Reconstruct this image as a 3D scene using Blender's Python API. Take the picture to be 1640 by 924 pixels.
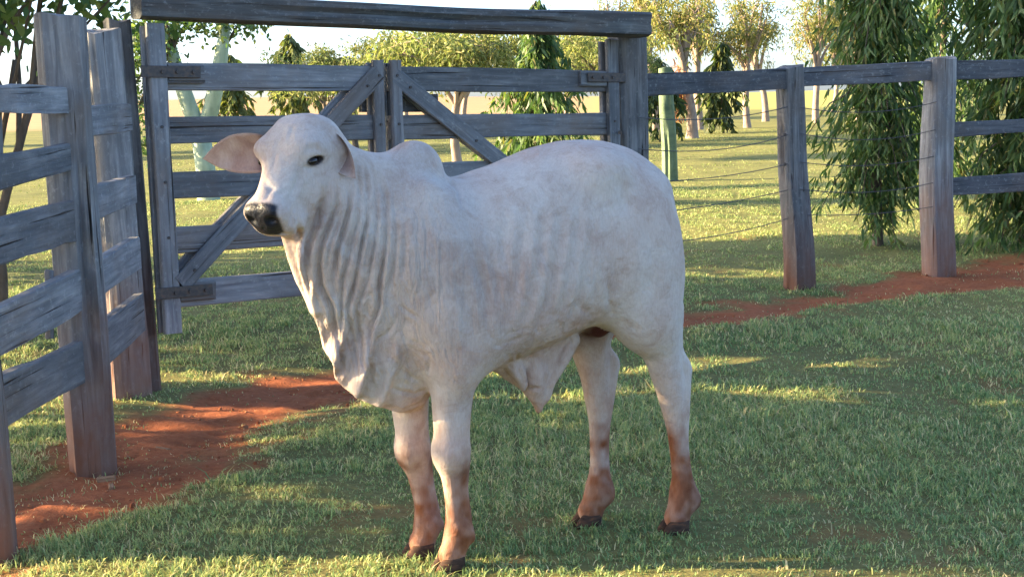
# A white zebu bull in a timber corral at low sun.
import bpy, bmesh, math, random
import numpy as np
from mathutils import Vector, Matrix

for _o in list(bpy.data.objects):
    bpy.data.objects.remove(_o, do_unlink=True)
R = math.radians
scene = bpy.context.scene
COL = scene.collection

# ---------------------------------------------------------------- camera
CAM_H = 1.55
PITCH = math.atan(304 / 2300)
ROLL = R(1.65)
cam_data = bpy.data.cameras.new('camera')
cam = bpy.data.objects.new('camera', cam_data)
COL.objects.link(cam)
cam_data.sensor_width = 36.0
cam_data.lens = 36.0 * 2300 / 1640
cam_data.clip_start = 0.05
cam_data.clip_end = 6000
_f = Vector((0, math.cos(PITCH), -math.sin(PITCH)))
_u = Vector((0, math.sin(PITCH), math.cos(PITCH)))
_r = Vector((1, 0, 0))
_right = _r * math.cos(ROLL) - _u * math.sin(ROLL)
_up = _u * math.cos(ROLL) + _r * math.sin(ROLL)
_m = Matrix.Identity(4)
for _i in range(3):
    _m[_i][0] = _right[_i]; _m[_i][1] = _up[_i]; _m[_i][2] = -_f[_i]
_m.translation = (0, 0, CAM_H)
cam.matrix_world = _m
scene.camera = cam

# ---------------------------------------------------------------- sky and sun
SUN_EL = R(16.0)
SUN_AZ = R(176.0)          # direction towards the sun, measured from +X anticlockwise
world = bpy.data.worlds.new('World')
scene.world = world
world.use_nodes = True
_nt = world.node_tree
_bg = _nt.nodes['Background']
_sky = _nt.nodes.new('ShaderNodeTexSky')
_sky.sky_type = 'NISHITA'
_sky.sun_disc = False
_sky.sun_elevation = SUN_EL
_sky.sun_rotation = R(90) - SUN_AZ   # the node measures clockwise from +Y
_sky.air_density = 0.6
_sky.dust_density = 1.7
_sky.altitude = 0
_sky.ozone_density = 2.0
_nt.links.new(_sky.outputs[0], _bg.inputs[0])
_bg.inputs[1].default_value = 0.115
sun_data = bpy.data.lights.new('sun', 'SUN')
sun_data.energy = 5.0
sun_data.angle = R(0.5)
sun_data.color = (1.0, 0.78, 0.47)
sun = bpy.data.objects.new('sun', sun_data)
COL.objects.link(sun)
SUN_DIR = Vector((math.cos(SUN_EL) * math.cos(SUN_AZ), math.cos(SUN_EL) * math.sin(SUN_AZ), math.sin(SUN_EL)))
sun.rotation_euler = SUN_DIR.to_track_quat('Z', 'Y').to_euler()
sun.location = SUN_DIR * 30
scene.view_settings.view_transform = 'Standard'
scene.view_settings.look = 'None'
scene.view_settings.gamma = 1.0
scene.view_settings.exposure = 2.52
scene.render.engine = 'CYCLES'

# ---------------------------------------------------------------- helpers
def link(o, parent=None):
    COL.objects.link(o)
    if parent is not None:
        o.parent = parent
    return o

def mesh_obj(name, verts, faces, mat=None, parent=None, smooth=False):
    me = bpy.data.meshes.new(name)
    me.from_pydata([tuple(v) for v in verts], [], [tuple(f) for f in faces])
    if smooth:
        me.polygons.foreach_set('use_smooth', [True] * len(me.polygons))
    me.update()
    if mat is not None:
        me.materials.append(mat)
    return link(bpy.data.objects.new(name, me), parent)

def np_mesh(name, V, Fc, mat=None, smooth=False, attrs=None):
    """fast mesh from numpy: V (n,3), Fc (m,k) with constant k"""
    me = bpy.data.meshes.new(name)
    n, m, k = len(V), len(Fc), Fc.shape[1]
    me.vertices.add(n)
    me.vertices.foreach_set('co', np.asarray(V, np.float32).ravel())
    me.loops.add(m * k)
    me.loops.foreach_set('vertex_index', np.asarray(Fc, np.int32).ravel())
    me.polygons.add(m)
    me.polygons.foreach_set('loop_start', np.arange(0, m * k, k, dtype=np.int32))
    if smooth:
        me.polygons.foreach_set('use_smooth', np.ones(m, bool))
    me.update(calc_edges=True)
    if attrs:
        for an, av in attrs.items():
            if av.ndim == 2:
                at = me.attributes.new(an, 'FLOAT_COLOR', 'POINT')
                c = np.ones((n, 4), np.float32); c[:, :3] = av
                at.data.foreach_set('color', c.ravel())
            else:
                at = me.attributes.new(an, 'FLOAT', 'POINT')
                at.data.foreach_set('value', np.asarray(av, np.float32))
    if mat is not None:
        me.materials.append(mat)
    return me

def tag(o, label=None, cat=None, group=None, kind=None):
    if label: o['label'] = label
    if cat: o['category'] = cat
    if group: o['group'] = group
    if kind: o['kind'] = kind
    return o

def empty(name, loc, rz=0.0):
    o = bpy.data.objects.new(name, None)
    o.empty_display_size = 0.1
    o.location = loc
    o.rotation_euler = (0, 0, rz)
    return link(o)

class NT:
    """tiny node-tree writer"""
    def __init__(self, name):
        self.mat = bpy.data.materials.new(name)
        self.mat.use_nodes = True
        self.t = self.mat.node_tree
        self.b = self.t.nodes['Principled BSDF']
        self.out = self.t.nodes['Material Output']
    def n(self, typ, **kw):
        nd = self.t.nodes.new(typ)
        for k, v in kw.items():
            if k.startswith('i_'):
                nd.inputs[k[2:].replace('_', ' ')].default_value = v
            else:
                setattr(nd, k, v)
        return nd
    def l(self, a, b):
        self.t.links.new(a, b)
    def coord(self, kind='Object', scale=(1, 1, 1), rot=(0, 0, 0)):
        tc = self.n('ShaderNodeTexCoord')
        mp = self.n('ShaderNodeMapping')
        mp.inputs['Scale'].default_value = scale
        mp.inputs['Rotation'].default_value = rot
        self.l(tc.outputs[kind], mp.inputs[0])
        return mp.outputs[0]
    def noise(self, vec, scale, detail=4, rough=0.55, dist=0.0):
        nd = self.n('ShaderNodeTexNoise')
        nd.inputs['Scale'].default_value = scale
        nd.inputs['Detail'].default_value = detail
        nd.inputs['Roughness'].default_value = rough
        nd.inputs['Distortion'].default_value = dist
        if vec is not None:
            self.l(vec, nd.inputs['Vector'])
        return nd.outputs['Fac']
    def ramp(self, fac, stops, interp='LINEAR'):
        nd = self.n('ShaderNodeValToRGB')
        nd.color_ramp.interpolation = interp
        el = nd.color_ramp.elements
        while len(el) < len(stops):
            el.new(0.5)
        for e, (p, c) in zip(el, stops):
            e.position = p
            e.color = (*c, 1) if not isinstance(c, (int, float)) else (c, c, c, 1)
        self.l(fac, nd.inputs[0])
        return nd.outputs[0]
    def mix(self, fac, a, b, mode='MIX'):
        nd = self.n('ShaderNodeMix', data_type='RGBA', blend_type=mode)
        for s, v in ((nd.inputs[0], fac), (nd.inputs[6], a), (nd.inputs[7], b)):
            if hasattr(v, 'is_linked'):
                self.l(v, s)
            elif isinstance(v, (int, float)):
                s.default_value = v if s == nd.inputs[0] else (v, v, v, 1)
            else:
                s.default_value = (*v, 1)
        return nd.outputs[2]
    def math(self, op, a, b=0.0, clamp=False):
        nd = self.n('ShaderNodeMath', operation=op, use_clamp=clamp)
        for s, v in ((nd.inputs[0], a), (nd.inputs[1], b)):
            if hasattr(v, 'is_linked'):
                self.l(v, s)
            else:
                s.default_value = v
        return nd.outputs[0]
    def bump(self, h, strength=0.4, dist=0.01):
        nd = self.n('ShaderNodeBump')
        nd.inputs['Strength'].default_value = strength
        nd.inputs['Distance'].default_value = dist
        self.l(h, nd.inputs['Height'])
        self.l(nd.outputs[0], self.b.inputs['Normal'])
        return nd
    def attr(self, name, out='Color'):
        nd = self.n('ShaderNodeAttribute', attribute_name=name)
        return nd.outputs[out]
    def base(self, c, rough=0.8, spec=0.3):
        if hasattr(c, 'is_linked'):
            self.l(c, self.b.inputs['Base Color'])
        else:
            self.b.inputs['Base Color'].default_value = (*c, 1)
        self.b.inputs['Roughness'].default_value = rough
        self.b.inputs['Specular IOR Level'].default_value = spec
        return self.mat

# smooth value noise on numpy arrays (for shapes, not for pictures)
_rs = np.random.RandomState(7)
_NT = _rs.rand(64, 64, 64).astype(np.float32)
def vnoise(x, y, z=0.0):
    x = np.asarray(x, np.float32); y = np.asarray(y, np.float32); z = np.asarray(z, np.float32) + np.zeros_like(x)
    xi = np.floor(x).astype(int); yi = np.floor(y).astype(int); zi = np.floor(z).astype(int)
    fx = x - xi; fy = y - yi; fz = z - zi
    fx = fx * fx * (3 - 2 * fx); fy = fy * fy * (3 - 2 * fy); fz = fz * fz * (3 - 2 * fz)
    r = 0
    for dx in (0, 1):
        wx = fx if dx else 1 - fx
        for dy in (0, 1):
            wy = fy if dy else 1 - fy
            for dz in (0, 1):
                wz = fz if dz else 1 - fz
                r = r + wx * wy * wz * _NT[(xi + dx) & 63, (yi + dy) & 63, (zi + dz) & 63]
    return r * 2 - 1
# ================================================================ ground
DIRT_L = [(-2.3, 3.0), (-2.15, 5.66), (-2.10, 6.05), (-1.98, 6.86), (-1.91, 7.35), (-1.86, 7.62), (-1.65, 7.88), (-1.47, 8.22), (-1.0, 8.50), (-0.3, 8.85), (0.7, 9.7), (1.26, 10.31), (1.77, 10.59), (2.26, 10.94), (2.94, 11.55), (3.43, 11.90), (4.66, 12.95), (7.5, 14.2), (7.6, 12.4), (5.2, 11.5), (4.0, 11.02), (3.2, 10.68), (2.45, 10.50), (1.89, 9.98), (1.25, 9.66), (0.2, 8.75), (-0.5, 7.95), (-0.87, 7.44), (-1.13, 7.17), (-1.28, 6.77), (-1.29, 6.17), (-1.37, 5.68), (-1.56, 5.35), (-1.72, 5.10), (-1.74, 4.7), (-1.70, 3.0)]
def poly_sd(x, y, P):
    P = np.array(P, float)
    d = np.full(x.shape, 1e9); sg = np.ones(x.shape)
    for i in range(len(P)):
        a, b = P[i], P[i - 1]
        ex, ey = b - a
        wx, wy = x - a[0], y - a[1]
        t = np.clip((wx * ex + wy * ey) / (ex * ex + ey * ey), 0, 1)
        d = np.minimum(d, (wx - ex * t) ** 2 + (wy - ey * t) ** 2)
        c1 = y >= a[1]; c2 = y < b[1]; c3 = ex * wy > ey * wx
        sg = np.where((c1 & c2 & c3) | (~c1 & ~c2 & ~c3), -sg, sg)
    return np.sqrt(d) * sg
def dirt_mask(x, y):
    """1 on the trodden red earth, 0 on turf"""
    d = poly_sd(x, y, DIRT_L)
    d = d + 0.16 * vnoise(x * 3.1, y * 3.1) + 0.11 * vnoise(x * 9, y * 9) + 0.06 * vnoise(x * 26, y * 26)
    worn = vnoise(x * 1.7 + 20, y * 1.7) * 0.5 + vnoise(x * 6.0, y * 6.0 + 11) * 0.5
    m = np.clip(0.5 - d / 0.22, 0, 1)
    patch = np.clip((worn - 0.50) * 3.0, 0, 0.25) * (y < 16)
    return np.maximum(m, patch)
def ground_z(x, y):
    h = 0.018 * vnoise(x * 0.9, y * 0.9) + 0.008 * vnoise(x * 4, y * 4)
    d = poly_sd(x, y, DIRT_L)
    h = h - 0.03 * np.clip(0.5 - d / 0.3, 0, 1)
    w = np.clip(1 - np.hypot((x - 0.1) / 1.2, (y - 4.9) / 0.9), 0, 1) ** 0.5
    h = h * (1 - w)
    far = np.hypot(x, y)
    h = h * np.clip(1 - (far - 30) / 30, 0, 1)
    # the ploughed land rises a little far out on the left
    h = h + 7.5 * np.clip((far - 150) / 900, 0, 1) * np.clip((0.10 - x / (np.abs(y) + 1e-3)) * 4, 0, 1)
    return h
def _axis(lo, hi, step, far):
    a = list(np.arange(lo, hi + 1e-6, step))
    s = step; v = hi
    while v < far:
        s *= 1.22; v += s; a.append(v)
    s = step; v = lo
    while v > -far:
        s *= 1.22; v -= s; a.insert(0, v)
    return np.array(a)
def build_ground():
    xs = _axis(-3.4, 5.4, 0.06, 2500); ys = _axis(3.0, 14.0, 0.06, 2500)
    Xg, Yg = np.meshgrid(xs, ys, indexing='ij')
    x, y = Xg.ravel(), Yg.ravel()
    z = ground_z(x, y)
    D = dirt_mask(x, y)
    near = (np.abs(x) < 8) & (y > 2) & (y < 20)
    z = z + near * D * (0.016 * vnoise(x * 9, y * 9) + 0.010 * np.abs(vnoise(x * 19, y * 19)))
    D = D * near
    nx, ny = len(xs), len(ys)
    i, j = np.meshgrid(np.arange(nx - 1), np.arange(ny - 1), indexing='ij')
    a = (i * ny + j).ravel()
    Fq = np.stack([a, a + ny, a + ny + 1, a + 1], 1)
    k = NT('turf_and_earth')
    co = k.coord('Object')
    dirt = k.attr('dirt', 'Fac')
    nL = k.noise(co, 0.35, 4, 0.6); nM = k.noise(co, 2.2, 5, 0.62); nF = k.noise(co, 26, 5, 0.65); nX = k.noise(co, 110, 3, 0.6)
    g = k.ramp(nM, [(0.30, (0.115, 0.125, 0.040)), (0.50, (0.19, 0.185, 0.060)), (0.70, (0.25, 0.235, 0.085))])
    g = k.mix(k.ramp(nL, [(0.40, 0.0), (0.65, 0.75)]), g, (0.33, 0.30, 0.09))
    g = k.mix(k.ramp(nF, [(0.35, 0.75), (0.62, 0.0)]), g, (0.10, 0.11, 0.034))
    e = k.ramp(nF, [(0.25, (0.22, 0.062, 0.024)), (0.55, (0.40, 0.125, 0.050)), (0.85, (0.52, 0.20, 0.09))])
    e = k.mix(k.ramp(nM, [(0.35, 0.0), (0.7, 0.55)]), e, (0.27, 0.085, 0.037))
    e = k.mix(k.ramp(nX, [(0.55, 0.0), (0.75, 0.6)]), e, (0.30, 0.19, 0.10))
    sepn = k.n('ShaderNodeSeparateXYZ'); tcn = k.n('ShaderNodeTexCoord'); k.l(tcn.outputs['Object'], sepn.inputs[0])
    close = k.math('MULTIPLY', k.math('SUBTRACT', 15.0, sepn.outputs[1]), 0.2, True)
    thatch = k.ramp(nX, [(0.30, (0.085, 0.060, 0.030)), (0.55, (0.17, 0.125, 0.06)), (0.75, (0.27, 0.205, 0.10))])
    g = k.mix(k.math('MULTIPLY', close, 0.32), g, thatch)      # straw and old stalks lie under the short turf
    near_c = k.mix(dirt, g, e)
    # far fields: ploughed tan land on the left, pale crop on the right, both well beyond the pasture
    sep = k.n('ShaderNodeSeparateXYZ'); tc = k.n('ShaderNodeTexCoord'); k.l(tc.outputs['Object'], sep.inputs[0])
    slope = k.math('DIVIDE', sep.outputs[0], sep.outputs[1])
    crop = k.ramp(k.noise(k.coord('Object', (0.02, 0.2, 1)), 3.0, 4), [(0.3, (0.30, 0.30, 0.08)), (0.7, (0.40, 0.37, 0.11))])
    tan = k.ramp(k.noise(k.coord('Object', (0.02, 0.2, 1)), 2.0, 4), [(0.3, (0.36, 0.235, 0.115)), (0.7, (0.45, 0.30, 0.155))])
    far_c = k.mix(k.ramp(slope, [(0.045, 0.0), (0.075, 1.0)]), tan, crop)
    fac = k.math('MULTIPLY', k.math('SUBTRACT', sep.outputs[1], 115.0), 0.05, True)
    c = k.mix(fac, near_c, far_c)
    k.base(c, 0.95, 0.1)
    hsum = k.math('ADD', nF, k.math('MULTIPLY', nX, 0.5))
    k.bump(hsum, 0.6, 0.02)
    me = np_mesh('ground', np.stack([x, y, z], 1), Fq, k.mat, True, {'dirt': D})
    return tag(link(bpy.data.objects.new('ground', me)), kind='structure')
ground = build_ground()

# ---------------------------------------------------------------- grass blades
def grass_material():
    k = NT('grass_blade')
    c = k.attr('tint')
    k.base(c, 0.7, 0.25)
    tr = k.n('ShaderNodeBsdfTranslucent')
    k.l(c, tr.inputs['Color'])
    mx = k.n('ShaderNodeMixShader'); mx.inputs[0].default_value = 0.32
    k.l(k.b.outputs[0], mx.inputs[1]); k.l(tr.outputs[0], mx.inputs[2])
    k.l(mx.outputs[0], k.out.inputs['Surface'])
    return k.mat
GRASS_MAT = grass_material()
def blades(rs, n, y0, y1, hmin, hmax, wid, var=1.0, keep_dirt=0.07, clump=0.35, margin=0.9, xy=None):
    """n tries of blades inside the camera's wedge; returns verts, tris, colours"""
    u = rs.rand(n)
    y = np.sqrt(y0 * y0 + u * (y1 * y1 - y0 * y0))
    x = (rs.rand(n) * 2 - 1) * (0.372 * y + margin)
    # gather into tufts
    cx = np.floor(x / clump) ; cy = np.floor(y / clump)
    ox = (np.sin(cx * 12.9898 + cy * 78.233) * 43758.5453) % 1; oy = (np.sin(cx * 39.346 + cy * 11.135) * 24634.6345) % 1
    pull = rs.rand(n) ** 2 * 0.75
    x = x + ((cx + ox) * clump - x) * pull; y = y + ((cy + oy) * clump - y) * pull
    if xy is not None:
        x, y = xy
    D = dirt_mask(x, y)
    lush = 0.5 + 0.5 * vnoise(x * 1.1 + 3, y * 1.1) + 0.45 * vnoise(x * 4.3, y * 4.3)
    keep = (rs.rand(n) < np.where(D > 0.5, keep_dirt, 1 - D)) & (rs.rand(n) < 0.50 + 0.65 * lush)
    x, y, lush, D = x[keep], y[keep], lush[keep], D[keep]
    n = len(x)
    z = ground_z(x, y) - 0.004
    h = (hmin + (hmax - hmin) * rs.rand(n) ** 1.8) * (0.45 + 0.75 * np.clip(lush, 0, 1.3)) * (1 - 0.4 * D)
    a = rs.rand(n) * 2 * np.pi
    lean = (0.15 + 1.25 * rs.rand(n)) * h
    dx, dy = np.cos(a) * lean, np.sin(a) * lean
    b = a + np.pi / 2 + (rs.rand(n) - 0.5)
    w = wid * (0.6 + 0.8 * rs.rand(n))
    wx, wy = np.cos(b) * w / 2, np.sin(b) * w / 2
    V = np.empty((n, 5, 3), np.float32)
    V[:, 0] = np.stack([x - wx, y - wy, z], 1)
    V[:, 1] = np.stack([x + wx, y + wy, z], 1)
    mx, my, mz = x + dx * 0.38, y + dy * 0.38, z + h * 0.62
    V[:, 2] = np.stack([mx - wx * .8, my - wy * .8, mz], 1)
    V[:, 3] = np.stack([mx + wx * .8, my + wy * .8, mz], 1)
    V[:, 4] = np.stack([x + dx, y + dy, z + h * (0.92 - 0.25 * rs.rand(n))], 1)
    base = (np.arange(n) * 5)[:, None]
    T = np.concatenate([base + np.array([[0, 1, 3]]), base + np.array([[0, 3, 2]]), base + np.array([[2, 3, 4]])])
    pal = np.array([[0.092, 0.138, 0.052], [0.128, 0.182, 0.066], [0.172, 0.218, 0.076], [0.24, 0.25, 0.09], [0.37, 0.31, 0.155]])
    r = rs.rand(n) + 0.25 * vnoise(x * 0.8, y * 0.8 + 5)
    idx = np.clip((r * 4.4).astype(int), 0, 3)
    dry = rs.rand(n) < 0.09 + 0.14 * np.clip(vnoise(x * 1.3, y * 1.3 + 40), 0, 1) + 0.3 * D
    idx[dry] = 4
    c = pal[idx] * (1.6 + 0.7 * rs.rand(n))[:, None]
    c = c * var + np.array([0.26, 0.295, 0.085]) * (1 - var)
    C = np.repeat(c[:, None, :], 5, axis=1)
    return V.reshape(-1, 3), T, C.reshape(-1, 3)
def build_grass():
    rs = np.random.RandomState(11)
    Vs, Ts, Cs = [], [], []
    off = 0
    for args in ((310000, 4.1, 7.2, 0.010, 0.050, 0.0040), (215000, 7.2, 12.5, 0.014, 0.054, 0.0060), (175000, 12.5, 24, 0.018, 0.055, 0.010, 0.6), (50000, 24, 60, 0.02, 0.06, 0.018, 0.25)):
        clump = 0.11 if args[2] < 8 else (0.22 if args[2] < 13 else 0.5)
        V, T, C = blades(rs, *args, clump=clump, margin=0.9 if args[2] < 13 else 2.0)
        Vs.append(V); Ts.append(T + off); Cs.append(C); off += len(V)
    # coarser tussocks and weeds standing out of the turf
    cy = np.sqrt(4.2 ** 2 + rs.rand(230) * (11.5 ** 2 - 4.2 ** 2)); cx = (rs.rand(230) * 2 - 1) * (0.372 * cy + 0.8)
    m = 34
    a = rs.rand(230 * m) * 6.28; r = 0.075 * np.sqrt(rs.rand(230 * m))
    V, T, C = blades(rs, 230 * m, 4, 12, 0.03, 0.105, 0.0062, xy=(np.repeat(cx, m) + r * np.cos(a), np.repeat(cy, m) + r * np.sin(a)), keep_dirt=0.0)
    straw = np.repeat((rs.rand(len(C) // 5) < 0.22), 5)
    C[straw] = np.array([0.42, 0.35, 0.17])
    Vs.append(V); Ts.append(T + off); Cs.append(C); off += len(V)
    me = np_mesh('grass', np.concatenate(Vs), np.concatenate(Ts), GRASS_MAT, False, {'tint': np.concatenate(Cs)})
    o = link(bpy.data.objects.new('grass', me))
    return tag(o, 'short green and straw coloured pasture grass', 'grass', kind='stuff')
grass = build_grass()
# ================================================================ timber
def wood_material(name, c_lo, c_mid, c_hi, stain=0.5, scale=1.0):
    """weathered timber, grain along local X; red earth splashed up from the ground"""
    k = NT(name)
    info = k.n('ShaderNodeObjectInfo')
    tc = k.n('ShaderNodeTexCoord')
    add = k.n('ShaderNodeVectorMath', operation='ADD')
    rnd = k.n('ShaderNodeVectorMath', operation='SCALE'); rnd.inputs[3].default_value = 17.0
    cmb = k.n('ShaderNodeCombineXYZ')
    for i in range(3): k.l(info.outputs['Random'], cmb.inputs[i])
    k.l(cmb.outputs[0], rnd.inputs[0])
    k.l(tc.outputs['Object'], add.inputs[0]); k.l(rnd.outputs[0], add.inputs[1])
    def mp(s):
        m = k.n('ShaderNodeMapping'); m.inputs['Scale'].default_value = s; k.l(add.outputs[0], m.inputs[0]); return m.outputs[0]
    grain = k.noise(mp((2.2 * scale, 34, 34)), 1.0, 6, 0.62, 0.35)
    crack = k.noise(mp((1.1 * scale, 60, 60)), 1.0, 3, 0.5, 0.2)
    blot = k.noise(mp((2.5, 4, 4)), 1.0, 5, 0.6, 0.3)
    speck = k.noise(mp((26, 40, 40)), 1.0, 4, 0.7)
    c = k.ramp(grain, [(0.30, c_lo), (0.50, c_mid), (0.70, c_hi)])
    c = k.mix(k.ramp(blot, [(0.38, 0.65), (0.62, 0.0)]), c, tuple(v * 0.55 for v in c_mid))
    c = k.mix(k.ramp(speck, [(0.56, 0.0), (0.70, 0.65)]), c, (0.30, 0.30, 0.29))
    ck = k.ramp(crack, [(0.30, 1.0), (0.365, 0.0)])
    c = k.mix(ck, c, (0.022, 0.019, 0.017))
    geo = k.n('ShaderNodeNewGeometry'); sep = k.n('ShaderNodeSeparateXYZ'); k.l(geo.outputs['Position'], sep.inputs[0])
    st = k.math('SUBTRACT', 0.80, sep.outputs[2])
    st = k.math('MULTIPLY', k.math('ADD', st, k.math('MULTIPLY', k.math('SUBTRACT', blot, 0.45), 1.9)), stain * 1.5, True)
    c = k.mix(st, c, (0.165, 0.066, 0.034))
    warm = k.noise(mp((1.3, 2.2, 2.2)), 1.0, 4, 0.6, 0.5)
    c = k.mix(k.ramp(warm, [(0.50, 0.0), (0.70, 0.5)]), c, (0.20, 0.14, 0.10))
    tone = k.math('ADD', k.math('MULTIPLY', info.outputs['Random'], 0.55), 0.78)
    hs = k.n('ShaderNodeHueSaturation'); k.l(c, hs.inputs['Color']); k.l(tone, hs.inputs['Value'])
    c = hs.outputs[0]
    k.base(c, 0.88, 0.18)
    h = k.math('ADD', grain, k.math('MULTIPLY', ck, -0.9))
    h = k.math('ADD', h, k.math('MULTIPLY', speck, 0.25))
    k.bump(h, 0.55, 0.012)
    return k.mat
W_BOARD = wood_material('weathered_board', (0.105, 0.108, 0.113), (0.195, 0.197, 0.202), (0.31, 0.305, 0.30), 0.10)
W_POST = wood_material('weathered_post', (0.095, 0.096, 0.10), (0.215, 0.212, 0.21), (0.38, 0.365, 0.345), 0.60)
W_RAIL = wood_material('dark_rail', (0.070, 0.072, 0.078), (0.118, 0.120, 0.128), (0.18, 0.178, 0.18), 0.1)
W_LINTEL = wood_material('lichened_beam', (0.050, 0.054, 0.054), (0.120, 0.126, 0.126), (0.24, 0.245, 0.235), 0.1)
_k = NT('rusty_iron')
_n = _k.noise(_k.coord('Object'), 45, 5, 0.65)
M_IRON = _k.base(_k.ramp(_n, [(0.35, (0.05, 0.045, 0.045)), (0.6, (0.10, 0.075, 0.06)), (0.8, (0.17, 0.08, 0.04))]), 0.6, 0.5)
_k.b.inputs['Metallic'].default_value = 0.35
_k.bump(_n, 0.3, 0.002)
_k = NT('fence_wire')
M_WIRE = _k.base((0.12, 0.11, 0.105), 0.5, 0.5); _k.b.inputs['Metallic'].default_value = 0.6
_lr = np.random.RandomState(5)

def wmat(o):
    m = o.matrix_basis.copy()
    while o.parent is not None:
        o = o.parent
        m = o.matrix_basis @ m
    return m

def place_x(o, p0, p1, face, parent):
    """local X from p0 to p1, local Y towards `face`"""
    p0 = Vector(p0); p1 = Vector(p1)
    x = (p1 - p0).normalized(); f = Vector(face)
    y = (f - x * f.dot(x)).normalized(); z = x.cross(y)
    m = Matrix((x, y, z)).transposed().to_4x4(); m.translation = p0
    if parent is not None:
        o.parent = parent
        m = wmat(parent).inverted() @ m
    o.matrix_basis = m

def lumber(name, p0, p1, height, thick, face, mat, parent, wob=0.004, bev=0.006, taper=1.0, ends=0.006, seg=None):
    """a sawn board: height along local Z, thickness along local Y"""
    L = (Vector(p1) - Vector(p0)).length
    n = seg or max(4, int(L / 0.16))
    sd = _lr.rand() * 50
    hy, hz = thick / 2, height / 2
    b = min(bev, hy * 0.6)
    prof = [(hy, -hz + b), (hy, hz - b), (hy - b, hz), (-hy + b, hz), (-hy, hz - b), (-hy, -hz + b), (-hy + b, -hz), (hy - b, -hz)]
    V, Fc = [], []
    for i in range(n + 1):
        t = i / n; s = 1 + (taper - 1) * t
        for q, (py, pz) in enumerate(prof):
            w1 = float(vnoise(sd + t * L * 2.3, q * 0.37 + sd)) * wob * 1.3
            w2 = float(vnoise(sd + 9 + t * L * 1.2, 3.3)) * wob
            e = (float(vnoise(sd + q * 1.7, 8.8)) * ends) if i in (0, n) else 0
            V.append((t * L + e, py * s + w1 * 0.5 * (1 if py > 0 else -1), pz * s + w1 * (1 if pz > 0 else -1) + w2))
    for i in range(n):
        for q in range(8):
            a = i * 8 + q; c = i * 8 + (q + 1) % 8
            Fc.append((a, c, c + 8, a + 8))
    Fc.append(tuple(range(8))[::-1]); Fc.append(tuple(n * 8 + q for q in range(8)))
    o = mesh_obj(name, V, Fc, mat)
    place_x(o, p0, p1, face, parent)
    return o

def log_post(name, base, top, wx, wy, face, mat, parent, sq=3.2, wob=0.012, taper=0.92, split=True, ns=20, topcut=0.03):
    """a hewn post: rounded-square section, uneven, with drying splits; local X runs up the post"""
    L = (Vector(top) - Vector(base)).length
    n = max(10, int(L / 0.07)); sd = _lr.rand() * 60
    sp = [(_lr.rand() * 6.28, 0.018 + 0.024 * _lr.rand(), _lr.rand()) for _ in range(4)] if split else []
    V, Fc = [], []
    for i in range(n + 1):
        t = i / n
        s = 1 + (taper - 1) * t + 0.10 * max(0, 0.12 - t)
        bx = float(vnoise(sd + t * L * 1.1, 1.5)) * wob * 1.4; by = float(vnoise(sd + t * L * 1.1, 7.5)) * wob * 1.4
        for j in range(ns):
            a = 2 * math.pi * j / ns
            c, d = math.cos(a), math.sin(a)
            r = 1 / (abs(c) ** sq + abs(d) ** sq) ** (1 / sq)
            r *= 1 + 0.05 * float(vnoise(sd + c * 1.3, d * 1.3, t * L * 1.4)) + 0.02 * float(vnoise(sd + c * 4, d * 4, t * L * 1.5))
            cut = 0
            for sa, dep, ph in sp:
                da = abs((a - sa - 0.25 * math.sin(t * 3 + ph * 6) + math.pi) % (2 * math.pi) - math.pi)
                if da < 0.20:
                    cut += dep * max(0, 1 - da / 0.20) * max(0.0, min(1, 1.5 * math.sin(t * 3.14 + ph)))
            xx = t * L
            if i == n: xx += topcut * float(vnoise(sd + c * 1.2, d * 1.2)) - 0.006
            V.append((xx, (wy / 2 * r * s) * c - cut * c + by, (wx / 2 * r * s) * d - cut * d + bx))
    for i in range(n):
        for j in range(ns):
            a = i * ns + j; b = i * ns + (j + 1) % ns
            Fc.append((a, b, b + ns, a + ns))
    ci = len(V); V.append((L + 0.004, 0, 0))
    for j in range(ns):
        Fc.append((n * ns + j, n * ns + (j + 1) % ns, ci))
    Fc.append(tuple(range(ns))[::-1])
    o = mesh_obj(name, V, Fc, mat)
    for p in o.data.polygons: p.use_smooth = True
    try:
        o.data.set_sharp_from_angle(angle=R(38))
    except Exception:
        pass
    place_x(o, base, top, face, parent)
    return o

def cyl(name, p0, p1, r, mat, parent, n=10, r1=None, smooth=True):
    r1 = r if r1 is None else r1
    L = (Vector(p1) - Vector(p0)).length
    V, Fc = [], []
    for i in (0, 1):
        for j in range(n):
            a = 2 * math.pi * j / n; q = r if i == 0 else r1
            V.append((L * i, q * math.cos(a), q * math.sin(a)))
    for j in range(n):
        Fc.append((j, (j + 1) % n, n + (j + 1) % n, n + j))
    Fc.append(tuple(range(n))[::-1]); Fc.append(tuple(range(n, 2 * n)))
    o = mesh_obj(name, V, Fc, mat)
    d = Vector(p1) - Vector(p0)
    place_x(o, p0, p1, (0.3, 0.5, 0.9) if abs(d.normalized().z) < 0.7 else (1, 0.2, 0), parent)
    return o

def wire(name, pts, r, parent, mat):
    """thin sagging wire, hexagonal section"""
    V, Fc = [], []
    n = 5
    for i, p in enumerate(pts):
        a = Vector(pts[max(0, i - 1)]); b = Vector(pts[min(len(pts) - 1, i + 1)])
        t = (b - a).normalized(); s = t.cross(Vector((0, 0, 1))).normalized(); u = s.cross(t)
        for j in range(n):
            an = 2 * math.pi * j / n
            V.append(Vector(p) + s * (r * math.cos(an)) + u * (r * math.sin(an)))
    for i in range(len(pts) - 1):
        for j in range(n):
            Fc.append((i * n + j, i * n + (j + 1) % n, (i + 1) * n + (j + 1) % n, (i + 1) * n + j))
    o = mesh_obj(name, V, Fc, mat)
    if parent is not None:
        o.parent = parent; o.matrix_basis = parent.matrix_basis.inverted()
    return o

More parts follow.
